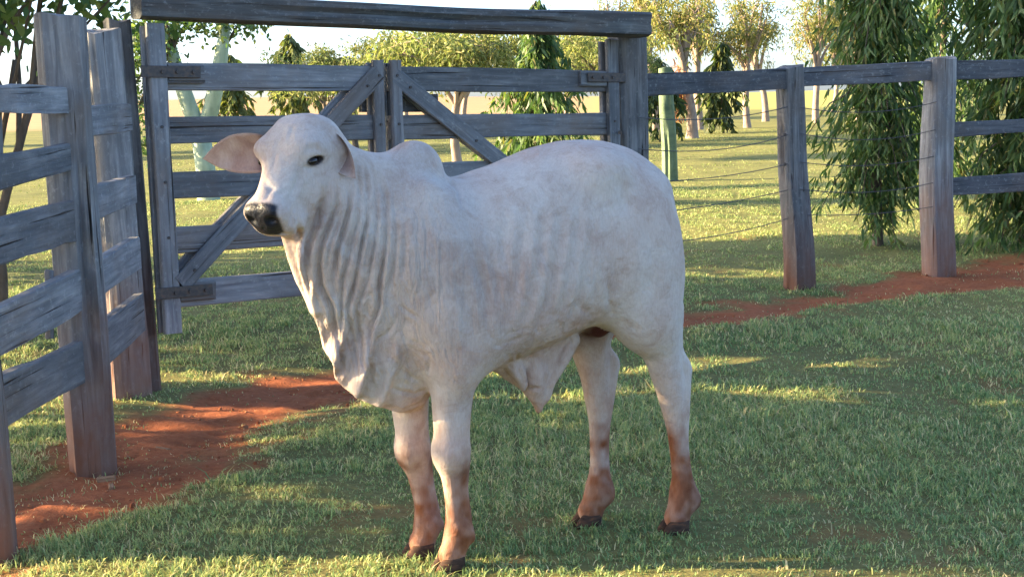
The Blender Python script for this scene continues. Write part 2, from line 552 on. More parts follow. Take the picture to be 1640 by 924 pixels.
# ---- near-left corral fence, running towards the camera
FL_A = Vector((-2.02, 7.62, 0)); FL_B = Vector((-1.87, 6.19, 0)); FL_C = Vector((-1.90, 4.98, 0)); FL_D = Vector((-1.98, 3.3, 0))
fence_l = tag(empty('corral_fence', FL_B), 'grey board fence of the corral on the left, five rails between thick posts', 'fence')
log_post('post', FL_B + Vector((0, 0, -0.15)), FL_B + Vector((-0.02, 0.02, 1.955)), 0.200, 0.20, (0.3, -1, 0), W_POST, fence_l, sq=5, taper=1.06, wob=0.008)
log_post('post', FL_C + Vector((0, 0, -0.15)), FL_C + Vector((-0.03, 0.02, 2.0)), 0.20, 0.20, (0.2, -1, 0), W_POST, fence_l, sq=4, taper=0.95)
for z, hh in ((0.50, 0.19), (0.79, 0.17), (1.09, 0.18), (1.36, 0.12), (1.60, 0.11)):
    j = lambda: (_lr.rand() - 0.5) * 0.03
    lumber('rail', FL_B + Vector((0.0, -0.06, z + j())), FL_C + Vector((0, 0.06, z + j() - 0.02)), hh, 0.05, (1, 0, 0), W_BOARD, fence_l, wob=0.010)
for z, hh in ((0.475, 0.20), (0.79, 0.165), (1.125, 0.155), (1.50, 0.145)):
    lumber('rail', FL_B + Vector((-0.02, 0.06, z)), FL_A + Vector((0.045, -0.10, z + 0.01)), hh, 0.055, (1, 0, 0), W_BOARD, fence_l, wob=0.004)
# slabs nailed upright between the upper rails
for t, z0, z1, w in ((0.62, 1.30, 1.66, 0.10), (0.24, 0.62, 0.90, 0.05)):
    p = FL_B.lerp(FL_C, t) + Vector((-0.05, 0, 0))
    lumber('batten', p + Vector((0, 0, z0)), p + Vector((0.01, 0.02, z1)), w, 0.03, (1, 0, 0), W_BOARD, fence_l)
cyl('bolt', FL_B + Vector((0.004, -0.115, 1.575)), FL_B + Vector((0.0, -0.085, 1.575)), 0.017, M_IRON, fence_l)

# ---- gateway: hinge post, far post and the beam across them
GA = Vector((-1.885, 7.80, 0)); GB = Vector((0.70, 9.875, 0)); GD = (GB - GA).normalized(); GN = Vector((GD.y, -GD.x, 0))  # GN faces the camera side
gateway = tag(empty('gateway', (-2.03, 7.72, 0)), 'timber gateway with two thick posts and a long rough beam overhead', 'gateway')
log_post('post', (-2.09, 7.72, -0.2), (-2.155, 7.72, 1.97), 0.225, 0.225, (0.85, -1, 0), W_POST, gateway, sq=5, taper=0.88, wob=0.016)
log_post('post', (0.850, 10.02, -0.2), (0.842, 10.02, 2.06), 0.235, 0.20, (0.55, -1, 0), W_POST, gateway, sq=4.5, taper=1.0, wob=0.010)
log_post('post', (-2.04, 7.86, -0.2), (-2.085, 7.86, 2.02), 0.13, 0.13, (0.7, -1, 0), W_POST, gateway, sq=5, taper=1.0, wob=0.006)
log_post('beam', (-1.945, 7.74, 2.085), (0.955, 9.85, 2.000), 0.150, 0.16, (0.63, -0.78, 0), W_LINTEL, gateway, sq=5.5, taper=1.08, wob=0.014, split=True, ns=18)

# ---- the two gate leaves
def gate_leaf(p, q, brace, label, hinge_at, dz0, dz1):
    root = tag(empty('gate', p), label, 'gate', 'gate leaves')
    d = (q - p).normalized(); nrm = Vector((d.y, -d.x, 0)); L = (q - p).length
    def at(t, z, off=0.0):
        v = p + d * t + nrm * off; v.z = z + dz0 + (dz1 - dz0) * (t / L); return v
    rails = [1.722, 1.432, 1.135, 0.835, 0.540]
    for z in rails:
        lumber('rail', at(0.0, z), at(L, z), 0.148, 0.034, nrm, W_BOARD, root, wob=0.003)
    for t, z0, z1, w in ((0.0, 0.33, 2.0, 0.10), (L - 0.04, 0.36, 1.83, 0.075)):
        if hinge_at == 1: t = L - t
        for off in (0.034, -0.034):
            st_ = lumber('stile', at(t, z0, off), at(t, z1 - (0.0 if off > 0 else 0.015), off), w, 0.034, nrm, W_BOARD, root, wob=0.003)
            if off > 0: front = st_
        for z in rails:
            cyl('bolt', at(t, z + 0.02, 0.049), at(t, z + 0.02, 0.058), 0.009, M_IRON, front, n=6)
    (t0, z0), (t1, z1) = brace
    for off in (0.036, -0.036):
        a = at(t0, z0, off); b = at(t1, z1, off)
        if off < 0: a.z += 0.02; b.z += 0.02
        br_ = lumber('brace', a, b, 0.105, 0.036, nrm, W_BOARD, root, wob=0.003)
        if off > 0: brf = br_
    for f in (0.06, 0.35, 0.62, 0.93):
        c = at(t0 + (t1 - t0) * f, z0 + (z1 - z0) * f, 0.053)
        cyl('bolt', c, c + nrm * 0.010, 0.009, M_IRON, brf, n=6)
    # strap hinges top and bottom
    h0, h1 = (-0.10, 0.24) if hinge_at == 0 else (L - 0.24, L + 0.10)
    for z in (1.745, 0.555):
        lumber('hinge_block', at(max(h0, 0.06) if hinge_at == 0 else h0 - 0.05, z - 0.01, 0.030), at(h1 + 0.03 if hinge_at == 0 else min(h1, L - 0.06), z - 0.01, 0.030), 0.10, 0.026, nrm, W_BOARD, root, wob=0.002)
        hg = lumber('strap_hinge', at(h0, z, 0.056), at(h1, z, 0.056), 0.062, 0.010, nrm, M_IRON, root, wob=0.0, bev=0.002, seg=4)
        for f in (0.35, 0.6, 0.88):
            t = h0 + (h1 - h0) * (f if hinge_at == 0 else 1 - f)
            cyl('bolt', at(t, z, 0.060), at(t, z, 0.070), 0.011, M_IRON, hg, n=6)
    return root
GM = GA.lerp(GB, 0.0); _GL = (GB - GA).length
_t1 = 0.395 * _GL; 
GP1 = GA + GD * (0.437 * _GL); GP2 = GA + GD * (0.452 * _GL)
_L1 = (GP1 - GA).length; _L2 = (GB - GP2).length
gate_leaf(GA, GP1, ((0.06, 0.60), (_L1 - 0.03, 1.76)), 'left gate leaf behind the bull head, brace rising to the middle', 0, 0.0, -0.035)
gate_leaf(GP2, GB, ((0.03, 1.74), (_L2 - 0.10, 0.60)), 'right gate leaf behind the hump, brace falling to the far post', 1, -0.035, -0.075)
_lb = tag(lumber('latch_bar', GP1 - GD * 0.10 - GN * 0.075 + Vector((0, 0, 1.545)), GP2 + GD * 0.42 - GN * 0.075 + Vector((0, 0, 1.535)), 0.105, 0.03, GN, W_RAIL, None), 'dark wooden bar bolting the two gate leaves together from behind', 'latch bar')

# ---- far-right fence: top rail, wires, then rails again beyond the second post
FR0 = Vector((0.845, 9.96, 0)); FR1 = Vector((2.235, 11.36, 0)); FR2 = Vector((3.55, 11.88, 0)); FR3 = Vector((5.6, 12.75, 0)); FR4 = Vector((7.7, 13.6, 0))
fence_r = tag(empty('wire_fence', FR1), 'fence on the right with top rail, thin wires and two rough grey posts', 'fence')
log_post('post', FR1 + Vector((0.03, 0, -0.2)), FR1 + Vector((0.0, 0, 1.74)), 0.235, 0.21, (0.35, -1, 0), W_POST, fence_r, sq=3.4, taper=0.86, wob=0.034)
log_post('post', FR2 + Vector((0.0, 0, -0.2)), FR2 + Vector((0.0, 0, 1.775)), 0.262, 0.24, (0.3, -1, 0), W_POST, fence_r, sq=3.0, taper=0.90, wob=0.020)
for fp in (FR3, FR4):
    log_post('post', fp + Vector((0.0, 0, -0.2)), fp + Vector((0.0, 0, 1.78)), 0.24, 0.22, (0.3, -1, 0), W_POST, fence_r, sq=3.2, taper=0.92, wob=0.02)
_zr = {0: 1.625, 1: 1.655, 2: 1.69, 3: 1.68, 4: 1.68}
_fr = [FR0, FR1, FR2, FR3, FR4]
for i in range(4):
    a = _fr[i] + Vector((0, 0, _zr[i] - 0.01)); b = _fr[i + 1] + Vector((0, 0, _zr[i + 1] - 0.02))
    lumber('rail', a, b, 0.155, 0.05, (0.6, -1, 0), W_RAIL, fence_r, wob=0.006)
for i in (2, 3):
    for z, hh in ((0.715, 0.15), (1.19, 0.12)):
        off = Vector((0, 0.09, 0)) if z > 1 else Vector((0, 0, 0))
        lumber('rail', _fr[i] + off + Vector((0, 0, z)), _fr[i + 1] + off + Vector((0, 0, z)), hh, 0.05, (0.6, -1, 0), W_RAIL, fence_r, wob=0.006)
for i in (0, 1):
    for wi, z in enumerate((1.42, 1.21, 0.985, 0.78, 0.565)):
        a = _fr[i] + Vector((0.05, -0.10, z + (_lr.rand() - .5) * .03 - (0.03 if i == 0 else 0))); b = _fr[i + 1] + Vector((-0.05, -0.10, z + (_lr.rand() - .5) * .03))
        sag = 0.02 + 0.05 * _lr.rand()
        pts = [a.lerp(b, t) - Vector((0, 0, sag * 4 * t * (1 - t))) for t in np.linspace(0, 1, 17)]
        wire('wire', pts, 0.0034, fence_r, M_WIRE)
for fp, hts in ((FR1, (1.21, 0.98)), (FR0, (1.3, 1.2))):
    for z in hts:
        c = fp + Vector((-0.08, -0.125, z)); cyl('staple', c, c + Vector((0, -0.02, 0)), 0.014, M_IRON, fence_r, n=6)
# ================================================================ trees
def leaf_material(name, trans=0.35, rough=0.5, spec=0.35):
    k = NT(name)
    c = k.attr('tint')
    k.base(c, rough, spec)
    tr = k.n('ShaderNodeBsdfTranslucent')
    gain = k.mix(1.0, c, (1.25, 1.35, 0.75), 'MULTIPLY')
    k.l(gain, tr.inputs['Color'])
    mx = k.n('ShaderNodeMixShader'); mx.inputs[0].default_value = trans
    k.l(k.b.outputs[0], mx.inputs[1]); k.l(tr.outputs[0], mx.inputs[2])
    k.l(mx.outputs[0], k.out.inputs['Surface'])
    return k.mat
M_LEAF = leaf_material('leaf')
M_LEAF_DULL = leaf_material('feather_leaf', 0.4, 0.75, 0.15)
def bark_material(name, lo, hi, sc=12):
    k = NT(name)
    n = k.noise(k.coord('Object', (1, 1, 0.22)), sc, 6, 0.65, 0.3)
    n2 = k.noise(k.coord('Object'), 3.0, 4)
    c = k.ramp(n, [(0.3, lo), (0.7, hi)])
    c = k.mix(k.ramp(n2, [(0.4, 0.0), (0.7, 0.5)]), c, tuple(v * 1.35 for v in hi))
    k.base(c, 0.9, 0.15)
    k.bump(n, 0.6, 0.02)
    return k.mat
M_BARK = bark_material('brown_bark', (0.055, 0.042, 0.033), (0.17, 0.135, 0.105))
M_PALM = bark_material('palm_trunk', (0.20, 0.145, 0.11), (0.34, 0.26, 0.205))
M_PALE = bark_material('whitewashed_green_bark', (0.20, 0.26, 0.18), (0.38, 0.44, 0.32), 6)
M_MOSS = bark_material('mossy_green_post', (0.07, 0.105, 0.065), (0.16, 0.21, 0.125), 8)

def leaves(P, D, rs, L, W, col, curl=0.15):
    """lance-shaped leaves: P base points, D unit directions, L/W arrays, col (n,3)"""
    n = len(P)
    A = rs.randn(n, 3); S = np.cross(D, A); S /= np.linalg.norm(S, axis=1, keepdims=True) + 1e-9
    N = np.cross(S, D)
    L = (np.zeros(n) + L)[:, None]; W = (np.zeros(n) + W)[:, None]
    V = np.empty((n, 6, 3))
    V[:, 0] = P
    c1 = P + D * L * 0.33 + N * L * curl * 0.25; c2 = P + D * L * 0.70 + N * L * curl * 0.12
    V[:, 1] = c1 - S * W * 0.5; V[:, 2] = c1 + S * W * 0.5
    V[:, 3] = c2 - S * W * 0.36; V[:, 4] = c2 + S * W * 0.36
    V[:, 5] = P + D * L - N * L * curl * 0.35
    b = (np.arange(n) * 6)[:, None]
    T = np.concatenate([b + np.array([[0, 2, 1]]), b + np.array([[1, 2, 4]]), b + np.array([[1, 4, 3]]), b + np.array([[3, 4, 5]])])
    return V.reshape(-1, 3), T, np.repeat(col[:, None, :], 6, 1).reshape(-1, 3)

def unit(v):
    return v / (np.linalg.norm(v, axis=-1, keepdims=True) + 1e-9)

def palette(rs, n, cols, jit=0.25):
    cols = np.array(cols)
    c = cols[rs.randint(0, len(cols), n)]
    return c * (1 - jit + 2 * jit * rs.rand(n))[:, None]

def limb(pts, radii, ns=8):
    """tapered, bent branch; returns verts, quads (lists)"""
    V, Q = [], []
    for i, p in enumerate(pts):
        a = Vector(pts[max(0, i - 1)]); b = Vector(pts[min(len(pts) - 1, i + 1)])
        t = (b - a).normalized()
        s = t.cross(Vector((0.31, 0.9, 0.2))).normalized(); u = s.cross(t)
        for j in range(ns):
            an = 2 * math.pi * j / ns
            V.append(tuple(Vector(p) + (s * math.cos(an) + u * math.sin(an)) * radii[i]))
    for i in range(len(pts) - 1):
        for j in range(ns):
            Q.append((i * ns + j, i * ns + (j + 1) % ns, (i + 1) * ns + (j + 1) % ns, (i + 1) * ns + j))
    Q.append(tuple(range((len(pts) - 1) * ns, len(pts) * ns)))
    return V, Q

def limbs_mesh(name, lst, mat, parent, ns=8):
    V, Q = [], []
    for pts, rad in lst:
        v, q = limb(pts, rad, ns)
        o = len(V); V += v; Q += [tuple(i + o for i in f) for f in q]
    return mesh_obj(name, V, Q, mat, parent, True)

def crown_obj(name, chunks, mat, parent):
    Vs, Ts, Cs, off = [], [], [], 0
    for V, T, C in chunks:
        Vs.append(V); Ts.append(T + off); Cs.append(C); off += len(V)
    me = np_mesh(name, np.concatenate(Vs), np.concatenate(Ts), mat, False, {'tint': np.concatenate(Cs)})
    return link(bpy.data.objects.new(name, me), parent)

GREENS_DARK = [(0.052, 0.100, 0.032), (0.080, 0.142, 0.044), (0.112, 0.180, 0.056), (0.155, 0.210, 0.070)]
GREENS_OLIVE = [(0.105, 0.130, 0.042), (0.140, 0.160, 0.05), (0.185, 0.19, 0.06), (0.115, 0.155, 0.048)]
GREENS_GOLD = [(0.20, 0.20, 0.07), (0.27, 0.24, 0.085), (0.15, 0.17, 0.06), (0.32, 0.265, 0.11), (0.12, 0.15, 0.052)]

# ---- columnar trees with hanging lance leaves
def mast_tree(seed, loc, H, prof, n, L, W, label, cols=GREENS_DARK, skirt=0.25, group='weeping columnar trees'):
    rs = np.random.RandomState(seed)
    root = tag(empty('weeping_tree', loc), label, 'tree', group)
    zs = [p[0] for p in prof]; rr = [p[1] for p in prof]
    pts = [(0.03 * math.sin(z * 2.1 + seed), 0.03 * math.cos(z * 1.7), z) for z in np.linspace(-0.1, H * 0.97, 12)]
    limbs_mesh('trunk', [(pts, list(np.linspace(0.055, 0.012, 12)))], M_BARK, root)
    # hanging twigs, each carrying rows of leaves
    nt = max(40, n // 26)
    tz = skirt + (H - skirt) * rs.rand(nt) ** 0.85
    ta = rs.rand(nt) * 2 * np.pi
    lob = 1 + 0.28 * np.sin(ta * 3 + seed + tz * 1.3) + 0.18 * rs.randn(nt)
    tr = np.interp(tz, zs, rr) * lob * (0.30 + 0.95 * rs.rand(nt) ** 0.8)
    per = n // nt
    Ps, Ds = [], []
    tw = []
    for i in range(nt):
        o = np.array([math.cos(ta[i]), math.sin(ta[i]), 0])
        p0 = np.array([0, 0, tz[i] + 0.10 + 0.55 * tr[i]]); p2 = o * tr[i] + np.array([0, 0, tz[i] - 0.25 * rs.rand() - 0.05])
        p1 = o * tr[i] * 0.75 + np.array([0, 0, tz[i] + 0.14 + 0.3 * tr[i]])
        t = 0.25 + 0.75 * rs.rand(per)[:, None]
        P = (1 - t) ** 2 * p0 + 2 * t * (1 - t) * p1 + t * t * p2
        side = rs.randn(per, 3) * np.array([0.45, 0.45, 0.15])
        D = unit(o * 0.30 + side + np.array([0, 0, -0.95]))
        Ps.append(P + 0.02 * rs.randn(per, 3)); Ds.append(D)
        if i % 3 == 0:
            tw.append(([tuple(p0), tuple(p0 * .25 + p1 * .5 + p2 * .25), tuple(p2)], [0.009, 0.006, 0.003]))
    P = np.concatenate(Ps); D = np.concatenate(Ds)
    ok = P[:, 2] > 0.06; P = P[ok]; D = D[ok]; m = len(P)
    col = palette(rs, m, cols)
    yel = rs.rand(m) < 0.07
    col[yel] = np.array([0.16, 0.15, 0.04])
    crown_obj('crown', [leaves(P, D, rs, L * (0.6 + 0.7 * rs.rand(m)), W * (0.7 + 0.6 * rs.rand(m)), col)], M_LEAF, root)
    limbs_mesh('branches', tw, M_BARK, root, 4)
    return root

# ---- spreading trees: trunk, forked limbs, clumps of leaves
def branch_tree(seed, loc, H, trunk_h, trunk_r, spread, n, leaf, label, cols, mat=M_LEAF, bark=M_BARK, lean=(0, 0), name='broadleaf_tree', group=None,
                nl=7, clump=0.42, flat=0.7, droop=0.0, low=None, stems=1, cat='tree', pale_crown=1.0):
    rs = np.random.RandomState(seed)
    root = tag(empty(name, loc), label, cat, group)
    L_ = []; tips = []
    for s in range(stems):
        a0 = rs.rand() * 6.28
        bx = 0.12 * math.cos(a0) * (stems > 1); by = 0.12 * math.sin(a0) * (stems > 1)
        lx = lean[0] + (rs.randn() * 0.35 if stems > 1 else rs.randn() * 0.06); ly = lean[1] + (rs.randn() * 0.35 if stems > 1 else rs.randn() * 0.06)
        tp = [(bx + lx * t * t + 0.05 * math.sin(t * 5 + s + seed), by + ly * t * t + 0.04 * math.cos(t * 4 + s), -0.1 + (trunk_h + 0.1) * t) for t in np.linspace(0, 1, 8)]
        r0 = trunk_r * (1.0 if stems == 1 else 0.6 + 0.5 * rs.rand())
        L_.append((tp, [r0 * (1.3 if i == 0 else 1.08 - 0.05 * i) for i in range(8)]))
        top = np.array(tp[-1])
        m = max(2, nl // stems)
        for i in range(m):
            a = 2 * math.pi * (i + rs.rand() * 0.7) / m
            e = (0.35 + 0.65 * rs.rand())
            end = top + np.array([math.cos(a) * spread * e, math.sin(a) * spread * e, (H - trunk_h) * (0.35 + 0.62 * rs.rand()) * (1.15 - 0.45 * e)])
            mid = (top + end) / 2 + rs.randn(3) * 0.12 * spread + np.array([0, 0, 0.12 * (H - trunk_h)])
            start = np.array(tp[5 + rs.randint(0, 3)])
            pts = [tuple((1 - t) ** 2 * start + 2 * t * (1 - t) * mid + t * t * end) for t in np.linspace(0, 1, 7)]
            L_.append((pts, list(np.linspace(r0 * 0.6, r0 * 0.10, 7))))
            for t in (0.55, 0.75, 0.9, 1.0):
                c = (1 - t) ** 2 * start + 2 * t * (1 - t) * mid + t * t * end
                for _ in range(2):
                    o = rs.randn(3) * np.array([1, 1, flat]) * clump * 0.9
                    tips.append(c + o)
                    if rs.rand() < 0.6:
                        L_.append(([tuple(c), tuple((c + o * 0.5) + rs.randn(3) * 0.04), tuple(c + o)], [r0 * 0.14, r0 * 0.09, r0 * 0.04]))
    limbs_mesh('trunk', L_, bark, root, 7)
    tips = np.array(tips)
    if low is not None:                                   # boughs that hang low
        extra = []
        for _ in range(low[0]):
            a = rs.rand() * 6.28; r = spread * (0.4 + 0.7 * rs.rand() ** 0.5)
            extra.append((r * math.cos(a), r * math.sin(a), low[1] + (low[2] - low[1]) * rs.rand()))
        tips = np.concatenate([tips, np.array(extra)])
    k = n // len(tips)
    sz = clump * (0.55 + 0.8 * rs.rand(len(tips)))
    P = np.repeat(tips, k, 0) + unit(rs.randn(len(tips) * k, 3)) * (rs.rand(len(tips) * k, 1) ** 0.45) * np.repeat(sz, k)[:, None] * np.array([1, 1, flat])
    D = unit(rs.randn(len(P), 3) + np.array([0, 0, -droop]) + 0.6 * unit(P - np.repeat(tips, k, 0)))
    ok = P[:, 2] > 0.05; P = P[ok]; D = D[ok]
    tone = np.repeat(0.75 + 0.5 * rs.rand(len(tips)), k)[ok]
    col = palette(rs, len(P), cols) * tone[:, None] * pale_crown
    crown_obj('crown', [leaves(P, D, rs, leaf[0] * (0.6 + 0.8 * rs.rand(len(P))), leaf[1] * (0.7 + 0.6 * rs.rand(len(P))), col)], mat, root)
    return root

# ---- near right: two weeping trees just outside the fence
mast_tree(3, (3.63, 14.1, 0), 3.9, [(0.2, 0.36), (0.7, 0.50), (1.2, 0.47), (2.0, 0.42), (3.0, 0.36), (3.9, 0.10)], 14000, 0.135, 0.024, 'weeping columnar tree behind the wires, left of the rightmost fence post')
mast_tree(4, (4.86, 13.45, 0), 4.8, [(0.1, 0.50), (0.8, 0.62), (1.8, 0.66), (3.2, 0.62), (4.8, 0.15)], 21000, 0.145, 0.028, 'big dark weeping tree at the right edge behind the fence rails', skirt=0.08)
mast_tree(9, (5.55, 18.5, 0), 5.4, [(0.1, 0.5), (1.5, 0.8), (3.2, 0.75), (5.4, 0.15)], 8500, 0.17, 0.034, 'weeping tree filling the gap above the rightmost post, farther back')
# ---- middle distance
mast_tree(5, (0.45, 20.5, 0), 2.75, [(0.2, 0.66), (1.0, 0.68), (1.7, 0.45), (2.75, 0.10)], 5600, 0.17, 0.036, 'weeping tree behind the right gate leaf, above the bull back')
mast_tree(6, (-9.75, 66, 0), 4.6, [(0.2, 1.35), (1.6, 1.25), (3.0, 0.75), (4.6, 0.2)], 2600, 0.42, 0.14, 'small far conical tree above the bull head, behind the left gate leaf', GREENS_OLIVE)
mast_tree(7, (-11.4, 60, 0), 3.6, [(0.2, 0.95), (1.6, 0.85), (2.6, 0.5), (3.6, 0.15)], 1800, 0.38, 0.12, 'small far conical tree beside the forked pale trunk, nearest to it', GREENS_OLIVE)
mast_tree(8, (8.2, 55, 0), 3.3, [(0.2, 1.0), (1.2, 0.85), (2.2, 0.5), (3.3, 0.15)], 1800, 0.38, 0.11, 'dark weeping bush between the palms on the right', [(0.05, 0.075, 0.024), (0.08, 0.10, 0.03)])
mast_tree(12, (5.0, 47, 0), 2.6, [(0.2, 0.75), (1.2, 0.7), (2.6, 0.1)], 1200, 0.32, 0.10, 'dark weeping bush just right of the far gate post', [(0.04, 0.065, 0.02), (0.06, 0.085, 0.026)])

# forked tree with whitewashed trunk, left
def forked_tree():
    root = tag(empty('forked_tree', (-5.08, 24.3, 0)), 'leafy tree with pale green forked trunk seen through the left gate leaf', 'tree')
    fork = (-0.07, 0, 1.05)
    l1 = ([(0, 0, -0.1), (-0.03, 0, 0.5), fork], [0.20, 0.165, 0.16])
    l2 = ([fork, (-0.25, 0.05, 1.55), (-0.42, 0.1, 2.1), (-0.60, 0.2, 2.9)], [0.14, 0.135, 0.12, 0.07])
    l3 = ([fork, (0.12, 0.0, 1.5), (0.30, -0.1, 2.1), (0.48, -0.2, 2.9)], [0.14, 0.135, 0.13, 0.08])
    limbs_mesh('trunk', [l1, l2, l3], M_PALE, root, 12)
    rs = np.random.RandomState(2)
    tips = [(-0.60, 0.2, 2.9), (0.48, -0.2, 2.9), (-0.9, 0, 2.6), (-1.0, 0.1, 2.9), (-0.65, 0, 3.3), (-1.25, 0.1, 2.35), (-0.3, 0.2, 3.4), (-0.75, -0.1, 2.45), (-1.3, 0, 1.75), (-1.2, 0.1, 1.35), (-1.45, 0, 2.1), (-1.4, .1, 1.05), (0.1, 0, 3.7), (-0.1, 0.1, 2.95), (0.9, 0, 2.95)]
    tips = np.array(tips); k = 210
    P = np.repeat(tips, k, 0) + rs.randn(len(tips) * k, 3) * np.array([0.20, 0.22, 0.15])
    D = unit(rs.randn(len(P), 3) + np.array([0, 0, -0.5]))
    crown_obj('crown', [leaves(P, D, rs, 0.11 * (0.7 + 0.6 * rs.rand(len(P))), 0.055, palette(rs, len(P), GREENS_DARK + GREENS_OLIVE[:1]))], M_LEAF, root)
    tw = []
    for t in tips[2:]:
        s = np.array([-0.5, 0.1, 2.5]) if t[0] < 0 else np.array([0.4, -0.1, 2.5])
        tw.append(([tuple(s), tuple((s + t) / 2 + np.array([0, 0, 0.15])), tuple(t)], [0.035, 0.022, 0.010]))
    limbs_mesh('branches', tw, M_BARK, root, 5)
forked_tree()

# feathery acacias behind the gate
_fe = [(21, (-1.26, 34.5, 0), 3.6, 2.0, 0.115, 1.7, 6500, 'feathery tree with straight tan trunk behind the right gate leaf', (0.10, 0)),
       (22, (-4.6, 44, 0), 3.5, 1.7, 0.10, 1.9, 6000, 'pale feathery tree above the meeting stiles of the gate', (0, 0)),
       (23, (1.3, 48, 0), 3.8, 1.8, 0.10, 2.2, 6000, 'pale feathery tree behind the weeping tree by the gate', (0, 0)),
       (24, (3.4, 43, 0), 3.7, 1.9, 0.11, 1.7, 5200, 'feathery tree with bent limb left of the far gate post', (-0.3, 0)),
       (25, (-7.2, 58, 0), 3.6, 1.8, 0.10, 1.5, 4200, 'far small feathery tree right of the conical trees', (0, 0))]
for sd, loc, H, th, tr, sp, n, lab, ln in _fe:
    branch_tree(sd, loc, H, th, tr, sp, n, (0.17, 0.045), lab, [(0.17, 0.195, 0.075), (0.22, 0.235, 0.095), (0.13, 0.165, 0.06), (0.28, 0.26, 0.11)], M_LEAF_DULL, M_PALM if sd == 21 else M_BARK, ln, 'feathery_tree', 'feathery trees behind the gate', nl=7, clump=0.55, flat=0.55, droop=0.9)

# slim golden trees in a row on the right
for sd, loc, H, th, tr, sp, n, lab, ln in (
        (31, (5.80, 56.7, 0), 7.2, 2.9, 0.19, 1.0, 5200, 'slim golden tree, leftmost trunk right of the far gate post', (-0.25, 0)),
        (32, (6.35, 49.9, 0), 5.0, 2.8, 0.23, 1.0, 4600, 'golden tree with the thickest trunk and a dead rusty bough hanging down', (-0.35, 0)),
        (33, (8.15, 61.5, 0), 6.2, 3.0, 0.20, 1.1, 4600, 'golden tree behind the thickest trunk, beside the dark weeping bush', (0.1, 0)),
        (34, (10.36, 62.4, 0), 5.6, 2.7, 0.18, 1.15, 5200, 'slim golden tree midway between far gate post and next fence post', (0.0, 0)),
        (35, (14.57, 68.0, 0), 6.0, 2.9, 0.19, 1.3, 5600, 'slim golden tree just right of the split grey fence post', (0.0, 0)),
        (36, (13.3, 74, 0), 7.4, 3.2, 0.20, 1.2, 4600, 'tall golden tree directly above the split grey fence post, limb leaning left', (-0.9, 0)),
        (37, (17.6, 72, 0), 7.2, 2.8, 0.20, 1.6, 5600, 'golden tree partly hidden by the weeping tree on the right', (0, 0)),
        (38, (6.0, 76, 0), 8.2, 3.4, 0.2, 1.2, 5000, 'tallest golden tree, its crown right above the far gate post', (-0.3, 0))):
    t_ = branch_tree(sd, loc, H, th, tr * 0.85, sp * 1.1, int(n * 0.5), (0.22, 0.05), lab, GREENS_GOLD, M_LEAF_DULL, M_PALM, ln, 'slender_tree', 'slender golden trees along the pasture', nl=11, clump=0.36, flat=1.25, droop=1.3)
    if sd == 32:
        rs = np.random.RandomState(77)
        P = np.array([-0.42, 0, 1.6]) + rs.randn(420, 3) * np.array([0.17, 0.15, 0.42]) + np.array([0, 0, 0.1])
        D = unit(rs.randn(420, 3) * 0.5 + np.array([0.1, 0, -1.0]))
        crown_obj('dead_bough', [leaves(P, D, rs, 0.34, 0.045, palette(rs, 420, [(0.34, 0.15, 0.08), (0.42, 0.20, 0.11), (0.26, 0.11, 0.06)]))], M_LEAF_DULL, t_)
for i, (x, y, H, lab) in enumerate(((-2.5, 84, 6.0, 'far hazy golden tree above the meeting stiles'), (3.6, 88, 6.6, 'far golden tree left of the far gate post'), (21.5, 95, 8.6, 'far golden tree left of the near weeping tree'), (-6.5, 92, 6.4, 'far golden tree right of the conical trees'))):
    branch_tree(110 + i, (x, y, 0), H, 2.2, 0.18, 1.9, 2600, (0.34, 0.11), lab, GREENS_GOLD + GREENS_OLIVE, M_LEAF_DULL, M_PALM, (0.2, 0), 'slender_tree', 'far golden trees', nl=10, clump=0.6, flat=1.1, droop=1.0)
# green mossy stub posts in the pasture
def stub_post(loc, h, w, label, rz):
    o = log_post('mossy_post', (loc[0], loc[1], -0.15), (loc[0] - 0.06, loc[1], h), w, w, (0.2, -1, 0), M_MOSS, None, sq=2.6, taper=0.85, wob=0.02)
    return tag(o, label, 'post')
stub_post((2.90, 25.8), 2.02, 0.285, 'green mossy post standing alone beyond the wire fence', 0)
stub_post((7.1, 25.2), 2.6, 0.22, 'pale green post showing above the rail beside the weeping tree', 0)

# multi-stemmed tree right behind the left fence, and the shade trees beyond the frame on the sun side
branch_tree(41, (-3.55, 9.6, 0), 4.2, 1.9, 0.036, 1.5, 5200, (0.10, 0.055), 'dark thin-stemmed tree behind the left fence', GREENS_DARK, M_LEAF, M_BARK, (0.2, 0.1), nl=12, clump=0.34, flat=0.8, droop=0.7, stems=4)
# trees on the sunny side, left of the frame: they throw the long evening shade
_sh = [  # y, x, H, spread, lowest boughs, leaves
    (3.40, -10.0, 7.6, 0.65, 2.0, 8000), (1.4, -12.0, 7.5, 1.6, 2.0, 7000), (6.62, -9.6, 8.0, 0.45, 2.2, 12000), (8.6, -10.2, 8.6, 0.55, 5.0, 8000), (10.3, -10.6, 8.2, 0.85, 2.7, 10000), (6.15, -11.6, 8.4, 0.62, 4.63, 11000), (12.1, -10.4, 8.4, 0.95, 2.4, 9000), (14.6, -11.2, 8.4, 1.0, 2.0, 9000)]
_where = ['nearest the camera', 'behind the nearest one', 'opposite the bull shoulder', 'opposite the hinge post', 'opposite the left gate leaf', 'with the highest bare trunk, in the gap', 'opposite the gate', 'farthest along']
for i, (y, x, H, sp, lo, nl_) in enumerate(_sh):
    branch_tree(60 + i, (x, y, 0), H, lo - 0.3, 0.13, sp, nl_, (0.24, 0.13), 'dense shade tree left of the corral, ' + _where[i], GREENS_DARK, M_LEAF, M_BARK, (0, -0.65 if i == 5 else 0), nl=9, clump=0.62, flat=0.85, low=(60, lo, 7.2), group='shade trees left of the corral')
